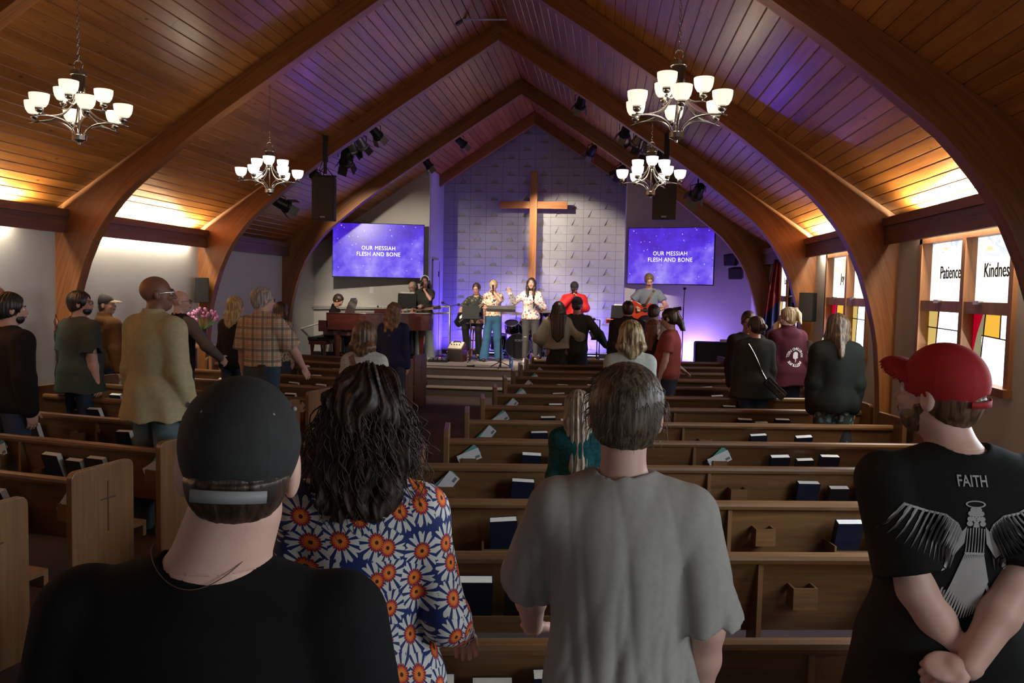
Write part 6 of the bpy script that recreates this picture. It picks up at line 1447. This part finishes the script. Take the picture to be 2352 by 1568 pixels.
Mi=(Matrix.Translation(b0)@t.rotation_euler.to_matrix().to_4x4()).inverted(); MB().tube([tuple(Mi@p_) for p_ in pts],.007,5).build('chain_strap',M_CHROME,t)
# ================================================================== CONGREGATION, LEFT HAND BLOCK
J=person('person with dark hair and beard in black at the far left edge',18,671,6.35,face=-24,top=fab('black_jersey',(.010,.010,.011)),topstyle='long',loose=.035,hair={'t':.016,'sides':1},hairm=H_BLK,beard=H_BLK,head=(-22,0,0),skinm=SK_L,bw=1.35,seed=31)
J=person('bald person mostly cut off by the left edge of the photo',-16,655,7.4,face=-20,top=fab('grey_tee',(.08,.08,.08)),skinm=SK_M,hair=None,seed=32)
J=person('person with long auburn curls in a dark olive top at the left wall',117,692,8.95,face=-10,sex='f',top=fab('dark_olive',(.030,.032,.022)),topstyle='long',loose=.02,hair={'t':.022,'len':.36,'wid':.03,'curl':.9,'rough':.004},hairm=H_RED,head=(-20,0,0),seed=33)
J=person('person with dark beard and glasses in a dark green polo shirt',181,667,8.25,face=-26,top=fab('dark_green_polo',(.035,.047,.042)),topstyle='tshirt',sleeve=.85,loose=.035,hem=.78,hair={'t':.016,'sides':1},hairm=H_BLK,beard=H_BLK,glasses=M_GLS,head=(-48,4,0),skinm=SK_L,bw=1.35,belly=1,seed=34)
J=person('person in a black and tan cap and brown hooded sweatshirt beside the polo shirt',240,673,9.75,face=-20,top=fab('brown_fleece',(.13,.065,.025)),topstyle='long',loose=.04,collar='hood',cap=(mat('black_cap2',(.02,.02,.02),.8),'front',.12,.015,mat('tan_cloth',(.30,.24,.15),.8)),hair={'t':.008},hairm=H_BRN,head=(-62,6,0),skinm=SK_L,bw=1.05,seed=35)
M_COAT=fab('tan_coat',(.38,.33,.19),bump=.15)
J=person('tall bald person with glasses in a long tan coat',356,634,6.2,face=-22,top=M_COAT,topstyle='long',collar='coat',loose=.045,hem=.80,foldamp=.012,skinm=SK_D,hair=None,glasses=M_GLSC,head=(-38,4,0),bw=1.2,seed=36,bottom=fab('faded_jeans',(.10,.14,.16)),armR=((.12,.06,-1),(.08,.30,-1)))
J=person('bald person with dark glasses in a black vest over grey sleeves, hand on the pew',412,668,9.4,face=-24,top=fab('grey_sleeves',(.13,.12,.11)),topstyle='long',loose=.018,hair=None,glasses=M_GLS,skinm=SK_P,head=(-45,0,0),bw=1.15,armR=('ik',(.29,.30,1.02),(.6,-.4,-.4)),seed=37)
def vest(J_):
    s=J_['s']; F=Field(J_['pel']-V3(.4,.35,.1),J_['nk']+V3(.4,.35,.12),.013); o=.034; b=J_['bw']
    F.ell(J_['che'],(.150*s*b+o,.098*s*(.5+.5*b)+o,.20*s+o),.05); F.ell(J_['J'](0,.01,1.10),(.132*s*b+o,.092*s*(.5+.5*b)+o,.17*s+o),.06); F.ell(J_['pel'],(.142*s*b+o,.105*s+o,.13*s+o),.06); F.cap(J_['sR']*.8+J_['sL']*.2,J_['sL']*.8+J_['sR']*.2,.07*s,.07*s,.05); F.cap(J_['nk'],J_['nk']+V3(0,0,.05),.07*s,.07*s,.03)
    for q in ('sR','sL'): F.ell(J_[q]+V3(.05 if q=='sR' else -.05,0,-.04),(.06,.09,.10),.01,mode=1)
    F.cap(J_['nk']+V3(0,.0,.05*s),J_['nk']+V3(0,.03,.14*s),.062*s,.08*s,.01,mode=1); F.plane((0,0,-1),-.88*s); np_mesh('vest',[F.mesh()],blk,J_['root'])
vest(J)
J=person('person with straight blond hair in a black top near the left wall',540,680,10.4,face=-8,sex='f',top=fab('black_cardigan',(.010,.010,.012)),topstyle='long',loose=.03,hair={'t':.016,'len':.26,'wid':.0},hairm=H_BLD,head=(-16,0,0),bw=1.15,seed=38)
M_PLD=plaid('tan_plaid',(.52,.38,.24),[('x',.13,.030,.0,(.09,.10,.09),.75),('x',.13,.006,.42,(.40,.06,.04),.8),('x',.13,.014,.60,(.14,.15,.13),.55),('z',.12,.028,.1,(.09,.10,.10),.75),('z',.12,.006,.55,(.40,.07,.05),.8),('z',.12,.012,.72,(.15,.16,.14),.5),('x',.065,.003,.2,(.62,.50,.36),.6)])
J=person('white haired person with glasses in a tan plaid shirt, hand resting on the pew back',602,659,8.75,face=-16,top=M_PLD,topstyle='tshirt',sleeve=.9,loose=.035,hem=1.0,collar='shirt',hair={'t':.012,'sides':1},hairm=H_GRY,glasses=M_GLS,head=(-32,0,0),skinm=SK_L,bw=1.25,armR=('ik',(.27,.28,.98),(.7,-.3,-.4)),handR='flat',bottom=fab('dark_blue_jeans',(.03,.05,.08)),seed=39)
MB().box((.10*J['s'],-.19*J['s'],.93*J['s']),(.17*J['s'],-.15*J['s'],1.03*J['s'])).build('belt_pouch',M_BLACK,J['root'],bevel=.01)
M_LEO=blobs('leopard',(.42,.36,.26),[(.04,.03,.025)],34,.36)
J=person('person with a dark bob in a leopard print top beside the handrail',645,693,11.9,face=-14,sex='f',top=M_LEO,topstyle='long',loose=.03,hair={'t':.016,'len':.14},hairm=H_DBR,head=(-6,0,0),skinm=SK_T,seed=40)
J=person('person with a short brown bob in a cream checked shirt with a brown shoulder strap',838,741,7.25,face=-4,sex='f',top=tex_shirt(),topstyle='elbow',loose=.03,collar='shirt',hair={'t':.026,'len':.15,'wid':.012,'tip':.036},hairm=H_BRN,head=(-14,-6,0),bw=1.15,seed=41,armR=((.2,.1,-1),(.1,.5,-1))); strap(J,M_TAPEK)
J=person('person with long wavy light brown hair in a navy sweater behind the piano tail',905,695,11.6,face=-12,sex='f',top=fab('navy_knit',(.012,.020,.075)),topstyle='long',loose=.03,hair={'t':.020,'len':.34,'wid':.015,'curl':.7},hairm=H_LBR,bw=1.25,seed=42)
# ================================================================== NEAREST FOUR
M_BCAP=mat('faded_black_cap',(.016,.017,.017),.85,var=.2,scale=40,bump=.2,bscale=500)
J=person('nearest person at lower left in a black cap with grey strap and black shirt',543,867,1.27,face=6,top=fab('black_cotton',(.009,.009,.010)),topstyle='tshirt',sleeve=.8,loose=.02,hem=.80,bw=1.34,belly=1,hair={'t':.006,'rough':.001,'sides':1},hairm=H_DBR,beard=H_GRY,ears=1.25,neckr=1.16,
 cap=(M_BCAP,'front',.05,-.040,M_BCAP,mat('grey_strap',(.24,.25,.25),.6)),head=(14,-8,3),skinm=SK_P,seed=51,headw=1.0,hx=.036,fine=.8,x=at(489,867,1.27).x,foldamp=.004)
ew=MB(); s_=J['s']; hp=J['hp']
for a,zz in ((-128,.075),(-52,.075),(-170,.085),(-10,.085)):
    c_=hp(.0785*math.cos(R(a)),-.018+.094*math.sin(R(a)),zz)
    MB().sphere(tuple(c_),.0042*s_,8,5).build('eyelet',mat('grey_strap',(.24,.25,.25),.6),J['root'],smooth=True)
ch=[]
for i in range(31):
    a=R(180+i*6); ch.append(J['nk']+V3(.075*math.cos(a)*1.05,.072*math.sin(a)-.012,.030+.045*abs(math.cos(a))**2)*s_)
MB().tube([tuple(v) for v in ch],.0009,5).build('neck_chain',M_TAPEK,J['root'])
M_DRESS=daisies('daisy_dress',(.012,.030,.16),(.72,.74,.70),(.50,.02,.015),(.90,.24,.03),(.05,.01,.01))
H_CRL=hair_mat('dark_curl',(.010,.006,.004),(.050,.028,.018),freq=44,rough=.62)
J=person('person with long dark curly hair in a blue dress covered with orange and white daisies',842,847,2.12,face=3,sex='f',top=M_DRESS,topstyle='long',loose=.022,hem=.70,bottom=M_DRESS,bstyle='skirt',bw=1.13,hair={'t':.021,'len':.225,'wid':.012,'curl':1.,'rough':.005,'tip':.035},hairm=H_CRL,skinm=SK_L,seed=52,armR=((.26,-.05,-1),(.05,.75,-.45)),armL=((-.22,-.03,-1),(-.05,.7,-.5)),fine=.85,foldamp=.007)
# loose curls around the mass of hair
rngc=random.Random(9); cm_=MB(); hcx,hcy,hcz=J['hc']; s_=J['s']
for i in range(150):
    a=rngc.uniform(-PI*.62,PI*.62); el=rngc.uniform(-.2,1.2) if i%3==0 else rngc.uniform(-.2,.5); L=rngc.uniform(.10,.30); r0=.112*s_; x=hcx+math.sin(a)*r0*.92*math.cos(el*.9); y=hcy-math.cos(a)*r0*math.cos(el*.9)-.02; z=hcz+math.sin(el)*.10*s_; pts=[]; ph=rngc.uniform(0,6); dx=math.sin(a)*rngc.uniform(.02,.10)
    for k in range(14):
        u=k/13; rad=.009*(.4+u); pts.append((x+dx*u**.6+rad*math.cos(ph+u*16),y-.035*math.cos(a)*u**.5+rad*math.sin(ph+u*16),z-L*u))
    cm_.tube(pts,[.0022*(1-.6*k/13) for k in range(14)],4,cap=False)
cm_.build('loose_curls',H_CRL,J['root'],smooth=True,kind='stuff')
J=person('person with short thinning brown hair in a plain grey shirt, centre foreground',1440,834,2.12,face=-2,top=mat('cloth_plain_grey',(.36,.355,.33),.9,var=.05,scale=60,bump=.3,bscale=700),topstyle='tshirt',sleeve=.92,loose=.026,hem=.74,bw=.98,belly=1,hair={'t':.012,'rough':.0008},hairm=H_BGR,skinm=SK_P,head=(2,-6,2),seed=53,headw=1.02,fine=.85,armR=((.20,.02,-1),(-.06,.28,-1)),armL=('ik',(-.27,.36,.86),(-.6,-.3,-.5)),handL=('flat',(0,.9,-.3),(0,0,-1)),foldamp=.026,foldfx=17)
rngh=random.Random(12); hm_=MB(); hcx,hcy,hcz=J['hc']; s_=J['s']
for i in range(260):
    a=rngh.uniform(-PI,PI); el=rngh.uniform(-.75,1.25); r0=(.089*math.cos(el)**.7); x=hcx+math.sin(a)*r0*s_; y=hcy-.02*s_-math.cos(a)*r0*1.2*s_; z=hcz+(.022+.099*math.sin(el))*s_
    if y>hcy+.05*s_ and el<.6: continue
    L=rngh.uniform(.02,.045)*s_; sx_=math.sin(a+rngh.uniform(-.9,.9)); sy_=-math.cos(a); hm_.tube([(x,y,z),(x+sx_*L*.45,y+sy_*L*.3,z-L*.35),(x+sx_*L*.55,y+sy_*L*.45,z-L)],[.0011,.0009,.0003],3,cap=False)
hm_.build('stray_hair',H_BGR,J['root'],smooth=True,kind='stuff')
M_RCAP=mat('red_cap',(.36,.008,.010),.75,var=.06,scale=30,bump=.2,bscale=400)
J=person('person in a bright red cap and black angel print shirt, hands clasped behind',2175,784,2.5,face=6,top=fab('black_print_tee',(.011,.012,.011)),topstyle='tshirt',sleeve=.85,loose=.024,hem=.78,bw=1.3,hair={'t':.007,'rough':.001},hairm=H_BRN,beard=H_BRN,cap=(M_RCAP,'front',.06,-.012,M_RCAP,M_RCAP,34),head=(40,4,-4),skinm=SK_P,seed=54,headw=.9,hx=-.052,fine=.85,x=at(2212,784,2.5).x,
 armL=('ik',(.06,-.19,.76),(-1,-.3,-.5)),armR=('ik',(-.11,-.25,.88),(1,-.3,-.3)),handR=('grip',(-1,.1,-.05),(0,.6,-.8)),handL=('relaxed',(.6,.1,-.8),(0,-.8,-.2)))
s_=J['s']
MB().lathe([(.034,-.012),(.038,0),(.034,.012)],16,tuple(J['wL']+norm(J['eL']-J['wL'])*.03)).build('bracelet',mat('woven_band',(.22,.18,.10),.8),J['root'],smooth=True)
M_PR=mat('grey_print_ink',(.20,.20,.20),.8); M_PR2=mat('light_print_ink',(.36,.35,.34),.8)
def dec(polys,m,name='print',sc_=1/880.,ox=-.015,oz=1.378):
    vs=[];fs=[]
    for P in polys:
        c=(sum(p[0] for p in P)/len(P),sum(p[1] for p in P)/len(P)); o_=len(vs); vs.append(c); vs+=list(P)
        n_=len(P); fs+=[(o_,o_+1+i,o_+1+(i+1)%n_) for i in range(n_)]
    decal(J,name,[(ox+x*sc_*s_,(oz+y*sc_)*s_) for x,y in vs],fs,m,.0035)
v,f=text2d('FAITH',.046,.72,.0006); decal(J,'print',[((-.015+x*.85)*s_,(1.425+y*.85)*s_) for x,y in v],f,M_PR2,.0035)
el_=lambda cx_,cy_,rx,ry,n_=14:[(cx_+rx*math.cos(2*PI*i/n_),cy_+ry*math.sin(2*PI*i/n_)) for i in range(n_)]
feath=[]; fe2=[]
for sg in (-1,1):
    bone=[(sg*28,-70),(sg*38,-48),(sg*62,-30),(sg*100,-24),(sg*150,-10 if sg<0 else 4)]
    def bp_(u):
        k=min(3,int(u*4)); t_=u*4-k; return (bone[k][0]+(bone[k+1][0]-bone[k][0])*t_,bone[k][1]+(bone[k+1][1]-bone[k][1])*t_)
    for row,(Lr,n_,w_) in enumerate(((105,15,4.2),(66,14,4.0),(34,13,4.0))):
        for i in range(n_):
            u=(i+.5+row*.3)/n_; u=min(u,.99); x,y=bp_(u); a=R(-95+ (28+40*u)*-1*0)+0; dx=sg*(.22+.42*u); dy=-1+.32*u; q=math.hypot(dx,dy); dx/=q;dy/=q; L_=Lr*(1-.35*abs(u-.45)); nx,ny=-dy,dx
            (feath if row!=1 else fe2).append([(x-nx*w_*.5,y-ny*w_*.5),(x+dx*L_*.7-nx*w_*.6,y+dy*L_*.7-ny*w_*.6),(x+dx*L_,y+dy*L_),(x+dx*L_*.7+nx*w_*.35,y+dy*L_*.7+ny*w_*.35),(x+nx*w_*.3,y+ny*w_*.3)])
    for a_,b_ in zip(bone,bone[1:]): fe2.append([a_,b_,(b_[0],b_[1]-5),(a_[0],a_[1]-5)])
robe=[]
for i in range(13):     # long folds of the robe falling from the waist to the lower left
    u=i/12; x0_=-20+40*u; robe.append([(x0_-1.0,-118),(x0_+.9,-118),(x0_*1.5+8*u-1,-180),(x0_*1.9-29,-250-12*math.sin(u*PI)),(x0_*1.9-31.5,-252-12*math.sin(u*PI)),(x0_*1.5+8*u-4,-180)])
for i in range(7):
    u=i/6; x0_=-20+40*u; robe.append([(x0_*.9-1.5,-56-6*abs(u-.5)),(x0_*.9+1.2,-56-6*abs(u-.5)),(x0_*.95+1.0,-112),(x0_*.95-1.4,-112)])
for sg in (-1,1):   # sleeves and hands
    robe.append([(sg*20,-54),(sg*28,-64),(sg*52,-112),(sg*44,-124),(sg*24,-92)]); robe.append([(sg*46,-112),(sg*56,-118),(sg*74,-142),(sg*66,-148)]); robe.append(el_(sg*76,-150,7,5,8))
for i in range(5): robe.append([(30+i*7,-190-i*9),(36+i*7,-188-i*9),(52+i*6,-226-i*4),(44+i*6,-232-i*4)]); 
for i in range(5): robe.append([(-60+i*5,-200-i*6),(-56+i*5,-198-i*6),(-66+i*4,-246-i*5),(-72+i*4,-244-i*5)])
robe.append([(-22,-113),(22,-113),(20,-119),(-20,-119)])
dec(feath,M_PR); dec(fe2,M_PR2); dec(robe,M_PR2); dec([el_(0,-34,9,13),[(-5,-46),(5,-46),(7,-56),(-7,-56)]]+[el_(a*1.0,b,7,6,8) for a,b in ((-11,-26),(11,-26),(-13,-38),(13,-38),(-6,-18),(6,-18),(-14,-48),(14,-48))],M_PR2)
hal=[]
for i in range(20):
    a0,a1=2*PI*i/20,2*PI*(i+1)/20; hal.append([(22*math.cos(a0),-6+8*math.sin(a0)),(22*math.cos(a1),-6+8*math.sin(a1)),(18*math.cos(a1),-6+5.5*math.sin(a1)),(18*math.cos(a0),-6+5.5*math.sin(a0))])
dec(hal,M_PR2)
M_FCE=mat('dark_print_ink',(.03,.03,.03),.8); dec([el_(-3.5,-33,1.6,1,6),el_(3.5,-33,1.6,1,6),el_(0,-41,2.4,.8,6),el_(0,-37,1,1.6,6)],M_FCE)
